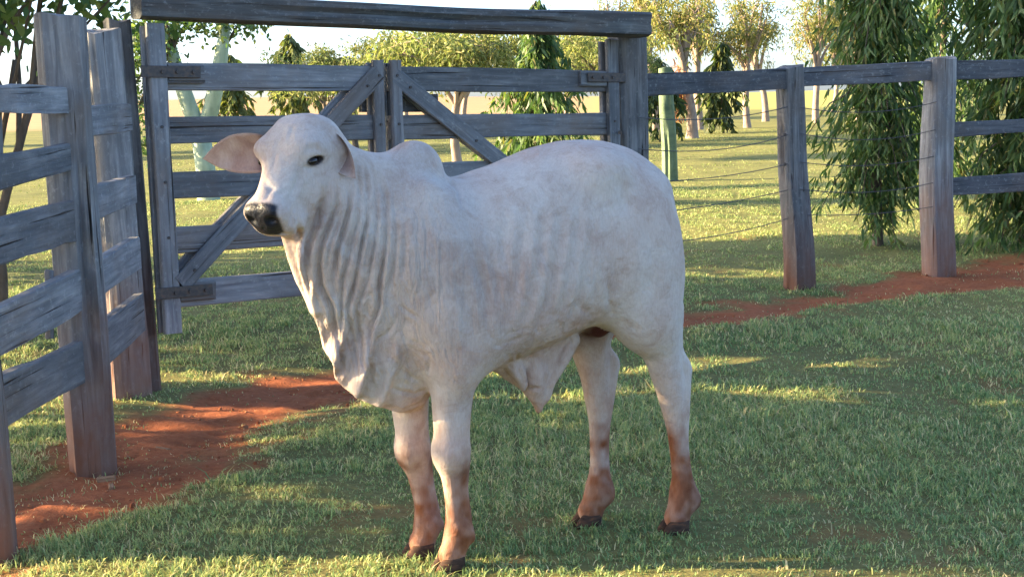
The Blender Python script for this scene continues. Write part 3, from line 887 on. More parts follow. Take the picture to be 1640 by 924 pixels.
for i, (x, y, H, sp) in enumerate(((-22, 46, 9, 1.8), (-26, 51, 9.5, 2.0), (-31, 68, 8, 2.2))):
    branch_tree(80 + i, (x, y, 0), H, 1.6, 0.16, sp, 5000, (0.3, 0.16), ['shade tree left of the pasture, nearest', 'shade tree left of the pasture, second', 'shade tree left of the pasture, farthest'][i], GREENS_DARK, M_LEAF, M_BARK, (0, 0), nl=8, clump=0.8, flat=0.8, low=(14, 1.0, 3.5), group='shade trees left of the pasture')
# ================================================================ the bull
VOX = 0.006
class SDF:
    def __init__(s, lo, hi, vox):
        s.lo = np.array(lo, float); s.vox = vox
        s.n = np.ceil((np.array(hi) - s.lo) / vox).astype(int) + 1
        s.F = np.full(s.n, 1.0, np.float32)
    def block(s, lo, hi):
        a = np.clip(np.floor((np.array(lo) - s.lo) / s.vox).astype(int), 0, s.n)
        b = np.clip(np.ceil((np.array(hi) - s.lo) / s.vox).astype(int) + 1, 0, s.n)
        sl = tuple(slice(i, j) for i, j in zip(a, b))
        ax = [(s.lo[i] + np.arange(a[i], b[i]) * s.vox).astype(np.float32) for i in range(3)]
        return sl, ax[0][:, None, None], ax[1][None, :, None], ax[2][None, None, :]
    def add(s, fn, lo, hi, k=0.03, mode='u'):
        m = k + 2 * s.vox
        sl, X, Y, Z = s.block(np.array(lo) - m, np.array(hi) + m)
        d = fn(X, Y, Z).astype(np.float32)
        F = s.F[sl]
        if mode == 's':
            h = np.clip(0.5 + 0.5 * (-F - d) / k, 0, 1) if k > 0 else None
            # smooth max(F,-d)
            a, b = F, -d
            h = np.clip(0.5 + 0.5 * (a - b) / k, 0, 1)
            s.F[sl] = b + (a - b) * h + k * h * (1 - h)
        else:
            h = np.clip(0.5 + 0.5 * (F - d) / k, 0, 1)
            s.F[sl] = F + (d - F) * h - k * h * (1 - h)
    def cap(s, a, b, ra, rb, k=0.03, mode='u', sq=None):
        a = np.array(a, float); b = np.array(b, float); ba = b - a; L2 = float(ba @ ba)
        def fn(X, Y, Z):
            t = np.clip(((X - a[0]) * ba[0] + (Y - a[1]) * ba[1] + (Z - a[2]) * ba[2]) / L2, 0, 1)
            r = ra + (rb - ra) * t
            dx = X - a[0] - t * ba[0]; dy = Y - a[1] - t * ba[1]; dz = Z - a[2] - t * ba[2]
            if sq: dy = dy / sq
            return np.sqrt(dx * dx + dy * dy + dz * dz) - r
        R_ = max(ra, rb)
        s.add(fn, np.minimum(a, b) - R_, np.maximum(a, b) + R_, k, mode)
    def chain(s, pts, k=0.03, n=6):
        """tapered tube through the points: dense spline, one smooth join"""
        P = np.array([[*p, r] for p, r in pts], float)
        Q = [P[0]]
        for i in range(len(P) - 1):
            a, b = P[i], P[i + 1]
            m0 = (b - (P[i - 1] if i else a)) * 0.5
            m1 = ((P[i + 2] if i + 2 < len(P) else b) - a) * 0.5
            for t in np.linspace(0, 1, n + 1)[1:]:
                Q.append((2*t**3-3*t**2+1)*a + (t**3-2*t**2+t)*m0 + (3*t**2-2*t**3)*b + (t**3-t**2)*m1)
        Q = np.array(Q)
        def fn(X, Y, Z):
            d = None
            for a, b in zip(Q[:-1], Q[1:]):
                ba = b - a; L2 = float(ba[:3] @ ba[:3]) + 1e-12
                t = np.clip(((X - a[0]) * ba[0] + (Y - a[1]) * ba[1] + (Z - a[2]) * ba[2]) / L2, 0, 1)
                e = np.sqrt((X - a[0] - t * ba[0])**2 + (Y - a[1] - t * ba[1])**2 + (Z - a[2] - t * ba[2])**2) - (a[3] + ba[3] * t)
                d = e if d is None else np.minimum(d, e)
            return d
        R_ = Q[:, 3].max()
        s.add(fn, Q[:, :3].min(0) - R_, Q[:, :3].max(0) + R_, k)
    def ell(s, c, r, k=0.03, M=None, mode='u'):
        c = np.array(c, float); r = np.array(r, float)
        def fn(X, Y, Z):
            dx, dy, dz = X - c[0], Y - c[1], Z - c[2]
            if M is not None:
                u = M[0][0] * dx + M[0][1] * dy + M[0][2] * dz
                v = M[1][0] * dx + M[1][1] * dy + M[1][2] * dz
                w = M[2][0] * dx + M[2][1] * dy + M[2][2] * dz
                dx, dy, dz = u, v, w
            k0 = np.sqrt((dx / r[0]) ** 2 + (dy / r[1]) ** 2 + (dz / r[2]) ** 2)
            k1 = np.sqrt((dx / r[0] ** 2) ** 2 + (dy / r[1] ** 2) ** 2 + (dz / r[2] ** 2) ** 2) + 1e-6
            return k0 * (k0 - 1) / k1
        e = r.max() if M is not None else r
        s.add(fn, c - e, c + e, k, mode)
    def mesh(s):
        F = s.F; nx, ny, nz = F.shape
        S = F < 0
        corners = [(i, j, k) for i in (0, 1) for j in (0, 1) for k in (0, 1)]
        cnt = np.zeros((nx - 1, ny - 1, nz - 1), np.int8)
        for i, j, k in corners:
            cnt += S[i:nx - 1 + i, j:ny - 1 + j, k:nz - 1 + k]
        act = (cnt > 0) & (cnt < 8)
        idx = np.argwhere(act)
        num = np.full(act.shape, -1, np.int32); num[act] = np.arange(len(idx))
        P = np.zeros((len(idx), 3)); N = np.zeros(len(idx))
        val = {c: F[idx[:, 0] + c[0], idx[:, 1] + c[1], idx[:, 2] + c[2]] for c in corners}
        for c in corners:
            for ax in range(3):
                if c[ax] == 0:
                    d = list(c); d[ax] = 1; d = tuple(d)
                    a, b = val[c], val[d]
                    m = (a < 0) != (b < 0)
                    t = np.where(m, a / np.where(m, a - b, 1), 0)
                    q = np.tile(np.array(c, float), (len(idx), 1)); q[:, ax] = t
                    P[m] += q[m]; N[m] += 1
        V = s.lo + (idx + P / N[:, None]) * s.vox
        faces = []
        for ax in range(3):
            o1, o2 = [a for a in range(3) if a != ax]
            A = [slice(1, -1)] * 3; A[ax] = slice(0, -1)
            B = [slice(1, -1)] * 3; B[ax] = slice(1, None)
            e = S[tuple(A)] != S[tuple(B)]
            q = np.argwhere(e)
            flip = S[tuple(A)][e]
            base = q.copy(); base[:, o1] += 1; base[:, o2] += 1
            def cell(d1, d2):
                c = base.copy(); c[:, o1] -= d1; c[:, o2] -= d2
                return num[c[:, 0], c[:, 1], c[:, 2]]
            f = np.stack([cell(1, 1), cell(0, 1), cell(0, 0), cell(1, 0)], 1)
            if ax == 1: flip = ~flip
            f[~flip] = f[~flip][:, ::-1]
            faces.append(f)
        return V, np.concatenate(faces)

def smooth_table(xs, cols, n=240, sig=5):
    """dense, softened lookup table"""
    u = np.linspace(xs[0], xs[-1], n)
    k = np.exp(-0.5 * (np.arange(-3 * sig, 3 * sig + 1) / sig) ** 2); k /= k.sum()
    out = []
    for c in cols:
        y = np.interp(u, xs, c)
        y = np.pad(y, 3 * sig, mode='reflect', reflect_type='odd')
        out.append(np.convolve(y, k, 'valid'))
    return u, out

def loft(s, O, A, Vv, Wv, xs, top, bot, hw, k, p=2.2, taper=0.0, sig=5):
    """body of revolution-like loft: axis A from O, up Vv, side Wv; taper narrows the top"""
    O = np.array(O, float)
    u, (T, B, H) = smooth_table(xs, [top, bot, hw], sig=sig)
    def fn(X, Y, Z):
        dx, dy, dz = X - O[0], Y - O[1], Z - O[2]
        a = dx * A[0] + dy * A[1] + dz * A[2]
        v = dx * Vv[0] + dy * Vv[1] + dz * Vv[2]
        w = dx * Wv[0] + dy * Wv[1] + dz * Wv[2]
        ac = np.clip(a, xs[0], xs[-1])
        t = np.interp(ac, u, T); b = np.interp(ac, u, B); h = np.maximum(np.interp(ac, u, H), 0.004)
        vc = (t + b) / 2; hv = np.maximum((t - b) / 2, 0.004)
        vn = (v - vc) / hv
        h = h * (1 - taper * np.clip(vn, -1, 1))
        q = ((np.abs(w) / h) ** p + np.abs(vn) ** p) ** (1 / p) + 1e-6
        ln = np.sqrt(w * w + (v - vc) ** 2)
        d = np.where(q > 0.25, ln * (1 - 1 / q), -np.minimum(h, hv) * (1 - q))
        da = a - ac
        return np.where(da != 0, np.sqrt(np.maximum(d, 0) ** 2 + da * da) + np.minimum(d, 0) * 0, d)
    # bounding box
    c = []
    for i in range(0, len(u), 12):
        for sv in (T[i], B[i]):
            for sw in (-1, 1):
                c.append(O + u[i] * A + sv * Vv + sw * H[i] * (1 + abs(taper)) * Wv)
    c = np.array(c)
    s.add(fn, c.min(0) - 0.02, c.max(0) + 0.02, k)

def sheet(s, poly, yc, th0, grow, thmax, k, lo, hi):
    """a hanging skin fold: 2-D outline in x-z, thickness growing inwards"""
    P = np.array(poly, float)
    def fn(X, Y, Z):
        x2 = np.broadcast_to(X, (X.shape[0], 1, Z.shape[2])); z2 = np.broadcast_to(Z, (X.shape[0], 1, Z.shape[2]))
        d = np.full(x2.shape, 1e9); sg = np.ones(x2.shape)
        for i in range(len(P)):
            a, b = P[i], P[i - 1]
            ex, ez = b - a
            wx, wz = x2 - a[0], z2 - a[1]
            t = np.clip((wx * ex + wz * ez) / (ex * ex + ez * ez), 0, 1)
            d = np.minimum(d, (wx - ex * t) ** 2 + (wz - ez * t) ** 2)
            c1 = z2 >= a[1]; c2 = z2 < b[1]; c3 = ex * wz > ez * wx
            sg = np.where((c1 & c2 & c3) | (~c1 & ~c2 & ~c3), -sg, sg)
        d2 = np.sqrt(d) * sg
        th = th0 + np.clip(-d2 * grow, 0, thmax - th0)
        e = np.abs(Y - yc(x2, z2)) - th
        o = np.maximum(d2 + th0, 0)
        return np.where(o > 0, np.sqrt(np.maximum(e + th, 0) ** 2 + o ** 2) - th0, e)
    s.add(fn, lo, hi, k)

# head frame, in the bull's own axes (x forward, y to its left, z up)
HT = R(38); HP = R(47)
HA = np.array([math.cos(HT) * math.cos(HP), math.sin(HT) * math.cos(HP), -math.sin(HP)])
HV = np.array([math.cos(HT) * math.sin(HP), math.sin(HT) * math.sin(HP), math.cos(HP)])
HW = np.cross(HV, HA); HW /= np.linalg.norm(HW)
HO = np.array([0.796, 0.02, 1.520])
E1 = HA * 0.83 + HV * 0.56; E2 = HV * 0.83 - HA * 0.56; EU, EV = 0.160, -0.036    # eye axes and place
def HPt(u, v, w):
    return HO + HA * u + HV * v + HW * w

def bull_shape(vox):
    s = SDF((-0.66, -0.46, -0.02), (1.15, 0.46, 1.58), vox)
    X, Y_, Z_ = np.array([1., 0, 0]), np.array([0, 1., 0]), np.array([0, 0, 1.])
    # trunk
    loft(s, (0, 0, 0), X, Z_, Y_,
         [-0.515, -0.485, -0.43, -0.36, -0.27, -0.13, 0.0, 0.12, 0.24, 0.34, 0.44, 0.52, 0.57],
         [1.16, 1.26, 1.335, 1.378, 1.400, 1.403, 1.375, 1.33, 1.298, 1.30, 1.28, 1.22, 1.12],
         [1.02, 0.92, 0.84, 0.80, 0.775, 0.745, 0.705, 0.67, 0.63, 0.61, 0.62, 0.70, 0.85],
         [0.05, 0.125, 0.19, 0.22, 0.240, 0.255, 0.27, 0.272, 0.255, 0.22, 0.18, 0.13, 0.05],
         0.02, p=2.25, taper=0.14)
    # hump
    M = np.array([[math.cos(R(18)), 0, math.sin(R(18))], [0, 1, 0], [-math.sin(R(18)), 0, math.cos(R(18))]])
    s.ell((0.434, 0, 1.285), (0.120, 0.088, 0.142), 0.032, M)
    s.ell((0.52, 0, 1.255), (0.13, 0.08, 0.10), 0.06)
    # neck
    s.cap((0.46, 0, 1.22), (0.74, 0.03, 1.375), 0.115, 0.08, 0.06)
    s.cap((0.44, 0, 1.05), (0.76, 0.04, 1.27), 0.185, 0.105, 0.06)
    s.cap((0.44, 0, 0.90), (0.72, 0.04, 1.12), 0.18, 0.09, 0.06)
    s.cap((0.80, 0.06, 1.17), (0.70, 0.02, 0.92), 0.055, 0.07, 0.07)
    # shoulders and thighs
    for y in (1, -1):
        M = np.array([[math.cos(R(14)), 0, -math.sin(R(14))], [0, 1, 0], [math.sin(R(14)), 0, math.cos(R(14))]])
        s.ell((0.37, y * 0.130, 0.98), (0.145, 0.10, 0.31), 0.10, M)
        s.ell((-0.355, y * 0.13, 0.98), (0.16, 0.115, 0.30), 0.09)
        s.ell((-0.19, y * 0.155, 1.30), (0.08, 0.06, 0.05), 0.10)
        s.ell((-0.46, y * 0.07, 1.20), (0.05, 0.045, 0.07), 0.08)
    # near fore leg
    y = 0.105
    s.chain([((0.365, 0.12, 0.90), 0.10), ((0.35, 0.13, 0.72), 0.088), ((0.356, y, 0.58), 0.069), ((0.361, y, 0.46), 0.060), ((0.363, y, 0.395), 0.063),
             ((0.363, y, 0.32), 0.040), ((0.360, y, 0.23), 0.031), ((0.355, y, 0.165), 0.037), ((0.347, y, 0.125), 0.050), ((0.365, y, 0.075), 0.044), ((0.375, y, 0.05), 0.046)], 0.05)
    s.ell((0.378, y, 0.400), (0.045, 0.056, 0.058), 0.03)
    s.chain([((0.325, y, 0.36), 0.026), ((0.327, y, 0.27), 0.018), ((0.322, y, 0.17), 0.022)], 0.012)
    # far fore leg
    y = -0.085
    s.chain([((0.40, -0.12, 0.90), 0.10), ((0.41, -0.12, 0.70), 0.084), ((0.432, y, 0.55), 0.066), ((0.429, y, 0.44), 0.058), ((0.425, y, 0.37), 0.060),
             ((0.413, y, 0.29), 0.039), ((0.401, y, 0.20), 0.031), ((0.392, y, 0.145), 0.037), ((0.384, y, 0.11), 0.049), ((0.398, y, 0.065), 0.044), ((0.408, y, 0.045), 0.046)], 0.05)
    s.ell((0.441, y, 0.375), (0.043, 0.053, 0.056), 0.03)
    s.chain([((0.386, y, 0.33), 0.025), ((0.372, y, 0.24), 0.018), ((0.360, y, 0.15), 0.022)], 0.012)
    for dx, dy in ((0.318, 0.105), (0.352, -0.085), (-0.548, 0.125), (-0.318, -0.10)):
        for c in (0.022, -0.022):
            s.ell((dx, dy + c, 0.105), (0.020, 0.014, 0.020), 0.012)
    # hind legs: shin line plus the tendon behind it, meeting in the hock
    def hind(y, o0, o1, yt):
        def P(x, yy, z):
            return (x + o1 + (o0 - o1) * min(1, max(0, z / 0.6)), yy, z)
        q = y / abs(y)
        s.chain([((-0.35 + o0 * .35, yt * .8, 0.95), 0.12), ((-0.38 + o0 * .75, y + .005 * q, 0.78), 0.105), (P(-0.43, y, 0.665), 0.068), (P(-0.455, y, 0.57), 0.056), (P(-0.475, y, 0.48), 0.047),
                 (P(-0.488, y, 0.38), 0.033), (P(-0.500, y, 0.27), 0.030), (P(-0.512, y, 0.19), 0.037), (P(-0.516, y, 0.135), 0.050), (P(-0.500, y, 0.08), 0.044), (P(-0.49, y, 0.05), 0.047)], 0.05)
        s.chain([((-0.455 + o0 * .75, y, 0.80), 0.06), (P(-0.488, y, 0.66), 0.030), (P(-0.526, y, 0.592), 0.029), (P(-0.524, y, 0.550), 0.029), (P(-0.516, y, 0.46), 0.030), (P(-0.518, y, 0.34), 0.021), (P(-0.525, y, 0.24), 0.020), (P(-0.53, y, 0.16), 0.022)], 0.016)
    hind(0.125, 0.0, 0.0, 0.135)
    hind(-0.10, 0.165, 0.235, -0.135)
    # tail, hanging behind
    s.chain([((-0.42, -0.01, 1.27), 0.035), ((-0.475, -0.02, 1.19), 0.026), ((-0.500, -0.03, 1.0), 0.02), ((-0.50, -0.03, 0.75), 0.016)], 0.02)
    # dewlap: pleats swing from side to side
    def ycd(x, z):
        base = np.clip((x - 0.55) / 0.3, 0, 1) * 0.045 * np.clip((z - 0.75) / 0.35, 0, 1)
        c = x + 0.20 * (z - 0.6)
        amp = 0.024 * np.clip((0.95 - z) / 0.3, 0.0, 1) * np.clip((x - 0.50) / 0.13, 0, 1)
        return base + amp * (np.sin(c * 2 * np.pi / 0.092 + 3.0 * (z - 0.6)) + 0.5 * np.sin(c * 2 * np.pi / 0.047 + 1.0))
    sheet(s, [(0.885, 1.15), (0.87, 1.077), (0.843, 0.995), (0.805, 0.932), (0.777, 0.868), (0.751, 0.764), (0.713, 0.657), (0.663, 0.60), (0.589, 0.56), (0.50, 0.524), (0.42, 0.55), (0.36, 0.66), (0.35, 0.95), (0.6, 1.2), (0.76, 1.25)],
          ycd, 0.016, 0.50, 0.15, 0.06, (0.33, -0.2, 0.5), (0.9, 0.22, 1.26))
    # navel flap and sheath
    def ycs(x, z):
        return 0.012 * np.sin(x * 2 * np.pi / 0.07 + z * 12) * np.clip((0.68 - z) / 0.1, 0, 1)
    sheet(s, [(0.25, 0.70), (0.179, 0.645), (0.10, 0.588), (0.045, 0.548), (0.025, 0.515), (-0.01, 0.489), (-0.05, 0.515), (-0.075, 0.57), (-0.115, 0.635), (-0.196, 0.765), (-0.1, 0.82), (0.2, 0.8)],
          ycs, 0.022, 0.25, 0.075, 0.05, (-0.2, -0.12, 0.48), (0.26, 0.12, 0.83))
    s.cap((-0.005, 0.0, 0.60), (-0.015, 0, 0.515), 0.042, 0.024, 0.03)
    s.ell((0.0, 0.034, 0.61), (0.03, 0.022, 0.028), 0.012)
    s.chain([((0.115, 0.030, 0.680), 0.032), ((0.085, 0.042, 0.625), 0.026), ((0.058, 0.028, 0.570), 0.015)], 0.008)
    s.chain([((0.020, 0.026, 0.645), 0.030), ((0.010, 0.030, 0.575), 0.027), ((-0.006, 0.008, 0.515), 0.021), ((-0.012, 0.0, 0.478), 0.014)], 0.008)
    s.chain([((-0.135, 0.030, 0.715), 0.028), ((-0.090, 0.036, 0.640), 0.020), ((-0.050, 0.026, 0.570), 0.014)], 0.008)
    # scrotum
    s.ell((-0.24, 0.02, 0.765), (0.045, 0.055, 0.055), 0.025)
    # head
    loft(s, HO, HA, HV, HW,
         [-0.045, -0.02, 0.02, 0.07, 0.125, 0.18, 0.235, 0.28, 0.32, 0.35, 0.373, 0.39, 0.398],
         [-0.070, -0.016, 0.022, 0.036, 0.030, 0.014, 0.002, -0.003, 0.0, 0.0, -0.008, -0.028, -0.055],
         [-0.09, -0.14, -0.18, -0.20, -0.205, -0.20, -0.19, -0.175, -0.165, -0.156, -0.146, -0.125, -0.095],
         [0.02, 0.085, 0.116, 0.117, 0.107, 0.096, 0.084, 0.075, 0.071, 0.072, 0.067, 0.048, 0.02],
         0.05, p=2.3, taper=0.0, sig=4)
    for w in (1, -1):
        s.ell(HPt(0.125, -0.02, w * 0.078), (0.05, 0.035, 0.035), 0.05)      # brow
        s.ell(HPt(0.18, -0.14, w * 0.066), (0.075, 0.05, 0.06), 0.05)        # jaw
        s.ell(HPt(0.358, -0.042, w * 0.036), (0.034, 0.032, 0.032), 0.03)    # nose wings
        s.cap(HPt(0.05, -0.08, w * 0.085), HPt(0.065, -0.095, w * 0.110), 0.03, 0.024, 0.03)  # ear root
        s.ell(HPt(0.335, -0.115, w * 0.042), (0.045, 0.04, 0.035), 0.03)     # upper lip
    s.cap(HPt(0.25, -0.16, 0), HPt(0.325, -0.165, 0), 0.045, 0.032, 0.010)   # lower jaw and lip
    for w in (1, -1):        # cords of loose skin from the jaw into the dewlap
        s.chain([(HPt(0.25, -0.185, w * 0.040), 0.016), ((0.845, 0.075 + w * 0.030, 1.10), 0.013), ((0.815, 0.050 + w * 0.022, 1.00), 0.014), ((0.785, 0.03 + w * 0.012, 0.90), 0.014)], 0.016)
    for w in (1, -1):
        s.ell(HPt(0.393, -0.040, w * 0.038), (0.017, 0.017, 0.014), 0.012, mode='s')
        s.cap(HPt(0.393, -0.14, w * 0.0), HPt(0.30, -0.150, w * 0.082), 0.005, 0.004, 0.012, mode='s')  # mouth line
        s.ell(HPt(EU, EV, w * 0.106), (0.024, 0.013, 0.014), 0.008, mode='s', M=np.array([E1, E2, HW]))
    return s.mesh()
#BULL_SHAPE_END
#CREASES_BEGIN
CREASES = [
    (7, 7, [(878,181,1225),(873,184,1203),(870,174,1174),(852,109,1152),(855,101,1125),(855,86,1103)]),
    (9, 8, [(757,148,1324),(762,152,1306),(768,153,1272),(778,147,1243),(787,136,1213),(797,131,1184),(813,124,1156),(825,116,1122),(828,111,1103),(831,109,1083),(831,106,1057),(829,98,1030),(825,84,1002),(820,76,981),(814,69,960),(809,61,939)]),
    (10, 8, [(725,141,1322),(731,147,1291),(735,150,1262),(737,147,1232),(747,142,1206),(757,139,1182),(768,137,1157),(775,135,1140),(783,132,1124),(790,124,1088),(791,118,1069),(791,110,1049),(788,102,1027),(785,94,1005),(782,86,983),(769,83,957),(757,81,931),(745,80,906),(739,71,879),(731,55,853),(725,47,827),(722,51,797),(717,52,767),(704,26,732),(702,18,710),(701,13,689),(701,8,668)]),
    (8, 7, [(684,129,1319),(689,139,1289),(693,146,1259),(696,151,1230),(704,150,1204),(711,148,1179),(718,145,1155),(726,143,1132),(734,142,1110),(741,138,1087),(743,130,1057),(745,121,1028),(746,111,999),(741,104,973),(736,98,947),(731,91,922)]),
    (7, 6, [(647,104,1365),(651,118,1332),(655,130,1299),(658,141,1266),(665,150,1236),(670,154,1207),(673,154,1178),(682,150,1148),(690,145,1119),(699,143,1091),(708,139,1060),(714,129,1029),(720,118,997),(719,98,930),(716,75,864),(715,57,797),(706,36,752),(698,20,709),(694,14,668)]),
    (8, 6, [(625,95,1370),(627,111,1340),(627,122,1311),(628,132,1281),(633,144,1250),(638,153,1220),(641,158,1190),(649,157,1162),(656,154,1135),(662,151,1108),(669,146,1070),(676,141,1033),(681,129,995),(687,118,964),(694,107,934),(701,98,904),(692,87,867),(680,66,829),(670,54,792),(663,43,754),(660,44,719),(660,53,685),(658,62,667)]),
    (7, 6, [(604,93,1363),(603,106,1340),(600,116,1316),(597,124,1293),(601,136,1261),(604,148,1230),(607,158,1199),(613,161,1170),(618,161,1141),(622,159,1112),(630,154,1072),(637,148,1033),(644,142,994),(653,128,961),(662,115,928),(671,101,896),(664,87,860),(655,70,825),(649,60,791),(648,61,768),(648,64,747),(649,69,725),(646,81,698),(624,34,660),(615,27,630)]),
    (9, 7, [(588,104,1337),(583,116,1311),(577,125,1286),(572,136,1261),(575,149,1231),(579,159,1202),(581,167,1173),(585,169,1143),(588,169,1114),(591,167,1085),(597,163,1053),(602,157,1023),(607,150,992),(608,145,961),(608,138,930),(608,129,899),(615,117,874),(622,104,849),(629,92,824),(630,93,794),(630,94,765),(627,88,734),(615,53,696),(611,42,663),(608,33,630)]),
    (4, 5, [(706,137,1311),(709,144,1285),(712,148,1260),(714,149,1234),(721,147,1215),(729,145,1196),(736,142,1177),(745,141,1158),(753,139,1139),(762,138,1120),(766,134,1093),(768,126,1067),(771,116,1040),(768,109,1020),(766,103,999),(763,96,979)]),
    (4, 5, [(673,129,1309),(676,140,1277),(678,149,1245),(679,153,1213),(686,152,1187),(693,150,1162),(698,146,1136),(706,142,1109),(713,142,1084),(719,136,1058)]),
    (4, 5, [(609,128,1286),(615,141,1254),(619,152,1222),(622,159,1191),(628,160,1161),(633,158,1132),(637,155,1103),(646,151,1073),(653,146,1044),(661,141,1015)]),
    (5, 6, [(580,126,1285),(584,139,1252),(589,152,1220),(592,161,1189),(598,165,1156),(602,165,1124),(605,162,1091),(611,158,1061),(617,153,1032),(623,148,1002)]),
    (6, 7, [(524,179,1196),(530,189,1153),(534,193,1112),(536,193,1069),(538,191,1043),(539,188,1016),(541,185,990)]),
    (6, 8, [(549,157,1225),(554,168,1193),(557,177,1161),(558,180,1129),(562,180,1096),(565,177,1063),(568,174,1030),(573,168,1003),(577,161,977),(581,153,950)]),
    (7, 7, [(548,154,883),(558,143,860),(566,130,837),(575,115,814),(589,101,802),(604,92,790),(625,98,782)]),
    (6, 7, [(557,158,914),(535,168,894),(513,180,876),(493,191,861)]),
    (9, 7, [(573,67,649),(540,47,621),(507,52,605),(485,50,599),(462,45,593),(431,51,602),(428,85,613)]),
    (8, 7, [(523,89,692),(500,83,668),(487,77,656),(468,74,645),(450,75,636),(437,86,629)]),
    (9, 8, [(469,163,751),(456,169,736),(450,158,709),(450,143,690),(448,124,669)]),
    (6, 7, [(577,93,758),(566,95,742),(556,102,727),(544,102,711),(552,95,695),(560,87,680),(567,77,664)]),
    (4, 6, [(523,140,802),(502,151,785),(479,167,775),(457,187,770)]),
    (4, 6, [(508,127,758),(488,128,736),(468,135,714),(448,149,694)]),
    (5, 9, [(270,226,1107),(265,238,1068),(259,247,1030),(252,254,992),(247,259,954),(243,261,918),(237,262,881)]),
    (5, 8, [(223,221,1128),(219,234,1096),(213,243,1066),(207,252,1035),(207,258,993),(206,263,952),(204,265,911)]),
    (4, 8, [(126,253,1091),(132,259,1060),(138,264,1030),(143,268,999),(143,271,972),(142,272,946),(141,273,920)]),
    (4, 8, [(99,250,1114),(92,259,1084),(84,265,1056),(76,270,1026),(68,272,1005),(61,274,984),(53,275,962)]),
    (5, 8, [(49,271,1025),(51,274,992),(53,275,961),(53,274,929),(59,271,897),(62,264,864),(64,253,831)]),
    (3, 8, [(177,246,1078),(176,254,1048),(175,260,1018),(172,264,989),(172,267,955),(171,269,921),(169,268,888)]),
    (9, 13, [(327,189,1202),(325,215,1148),(320,231,1095),(312,242,1042),(305,248,1004),(297,252,968),(289,255,931),(288,256,878),(285,251,826),(279,241,772)]),
    (6, 8, [(-12,266,907),(-27,259,888),(-43,250,870),(-60,238,851),(-86,224,839),(-114,207,826),(-144,186,812)]),
    (5, 7, [(10,264,883),(-9,255,865),(-31,243,845),(-55,225,825)]),
    (4, 7, [(110,254,819),(91,256,828),(73,257,837),(54,257,845),(22,254,849)]),
    (4, 7, [(241,245,779),(219,247,788),(198,248,796),(176,250,804),(151,250,804),(127,249,804),(102,246,803)]),
    (5, 7, [(260,237,760),(238,239,763),(216,238,765),(193,236,767),(170,237,774),(149,239,781),(127,241,788)]),
    (5, 9, [(-156,253,962),(-161,248,933),(-169,239,903),(-178,226,873),(-185,216,854),(-193,204,834),(-202,190,814)]),
    (6, 9, [(-228,189,801),(-244,191,791),(-271,200,772),(-298,209,752)]),
    (3, 7, [(-44,268,1013),(-44,269,989),(-45,268,965),(-48,266,941),(-46,263,916),(-45,257,891),(-46,248,866)]),
    (3, 7, [(-103,261,1029),(-105,262,1001),(-107,261,973),(-111,257,945),(-110,253,924),(-110,248,902),(-112,239,881)]),
    (7, 10, [(336,59,1310),(323,63,1295),(319,87,1283),(315,112,1270),(325,151,1248),(329,174,1225),(329,190,1203)]),
    (5, 7, [(164,206,731),(137,154,698),(93,65,658),(92,68,637),(85,67,620),(76,62,604),(65,53,586)]),
    (4, 6, [(195,214,729),(184,194,711),(162,150,688),(119,61,656),(108,60,629)]),
    (5, 6, [(64,40,564),(34,33,562),(20,53,565),(-1,52,561)]),
    (4, 6, [(98,177,724),(48,69,689),(41,52,671),(37,50,641),(30,54,613)]),
    (4, 5, [(835,158,1402),(818,163,1413),(794,163,1412),(777,157,1396)]),
    (3, 5, [(838,157,1413),(822,161,1422),(796,162,1424),(775,158,1409)]),
    (3, 5, [(840,152,1364),(817,151,1355),(794,149,1358)]),
    (3, 8, [(868,64,1480),(883,75,1455),(897,83,1427),(910,92,1396),(916,102,1377),(923,112,1359),(929,123,1341)]),
    (3, 7, [(843,82,1489),(852,92,1473),(861,102,1458),(869,109,1442)]),
    (4, 6, [(774,150,1325),(780,154,1302),(784,154,1280),(788,151,1258),(796,146,1242),(805,141,1226),(813,136,1210)]),
    (3, 5, [(748,149,1314),(753,152,1288),(757,151,1262),(759,146,1237),(767,140,1217),(775,136,1198),(784,134,1180)]),
    (3, 5, [(888,168,1302),(907,174,1291),(926,178,1285),(944,177,1283)]),
    (6, 22, [(398,158,1277),(423,194,1226),(441,210,1176),(456,219,1125),(458,224,1079),(460,227,1033),(460,227,988),(454,226,940),(449,225,893),(442,221,846)]),
    (6, 20, [(375,244,1002),(365,246,961),(356,250,921),(345,250,881),(340,248,839),(334,244,798),(326,237,756)]),
    (6, 26, [(-318,236,1180),(-318,250,1117),(-321,258,1054),(-327,260,992),(-323,258,941),(-321,252,892),(-320,243,842)]),
    (5, 22, [(-207,225,1300),(-218,225,1275),(-231,224,1250),(-242,224,1225),(-245,229,1197),(-247,236,1170),(-248,243,1143)]),
    (5, 22, [(-197,254,1022),(-192,254,994),(-189,252,966),(-187,247,938),(-183,242,916),(-181,235,895),(-180,226,873)]),
    (5, 18, [(478,133,1299),(482,161,1267),(482,179,1236),(480,193,1204),(485,201,1171),(489,207,1139),(491,211,1107)]),
    (4, 9, [(838,152,1364),(850,154,1343),(861,160,1322),(873,166,1302),(886,173,1283),(898,183,1266),(914,201,1249)]),
    (6, 9, [(771,154,1296),(781,153,1267),(789,145,1238),(797,135,1209),(811,130,1190),(825,125,1172),(838,115,1153)]),
    (3, 9, [(928,144,1322),(946,157,1299),(962,172,1278),(974,185,1261)]),
    (4, 7, [(884,179,1246),(894,193,1222),(895,193,1199),(889,183,1178)]),
    (5, 5, [(932,170,1170),(915,164,1161),(892,169,1163)]),
    (4, 8, [(951,87,1331),(951,113,1322),(949,132,1313),(946,149,1305),(926,169,1297)]),
]
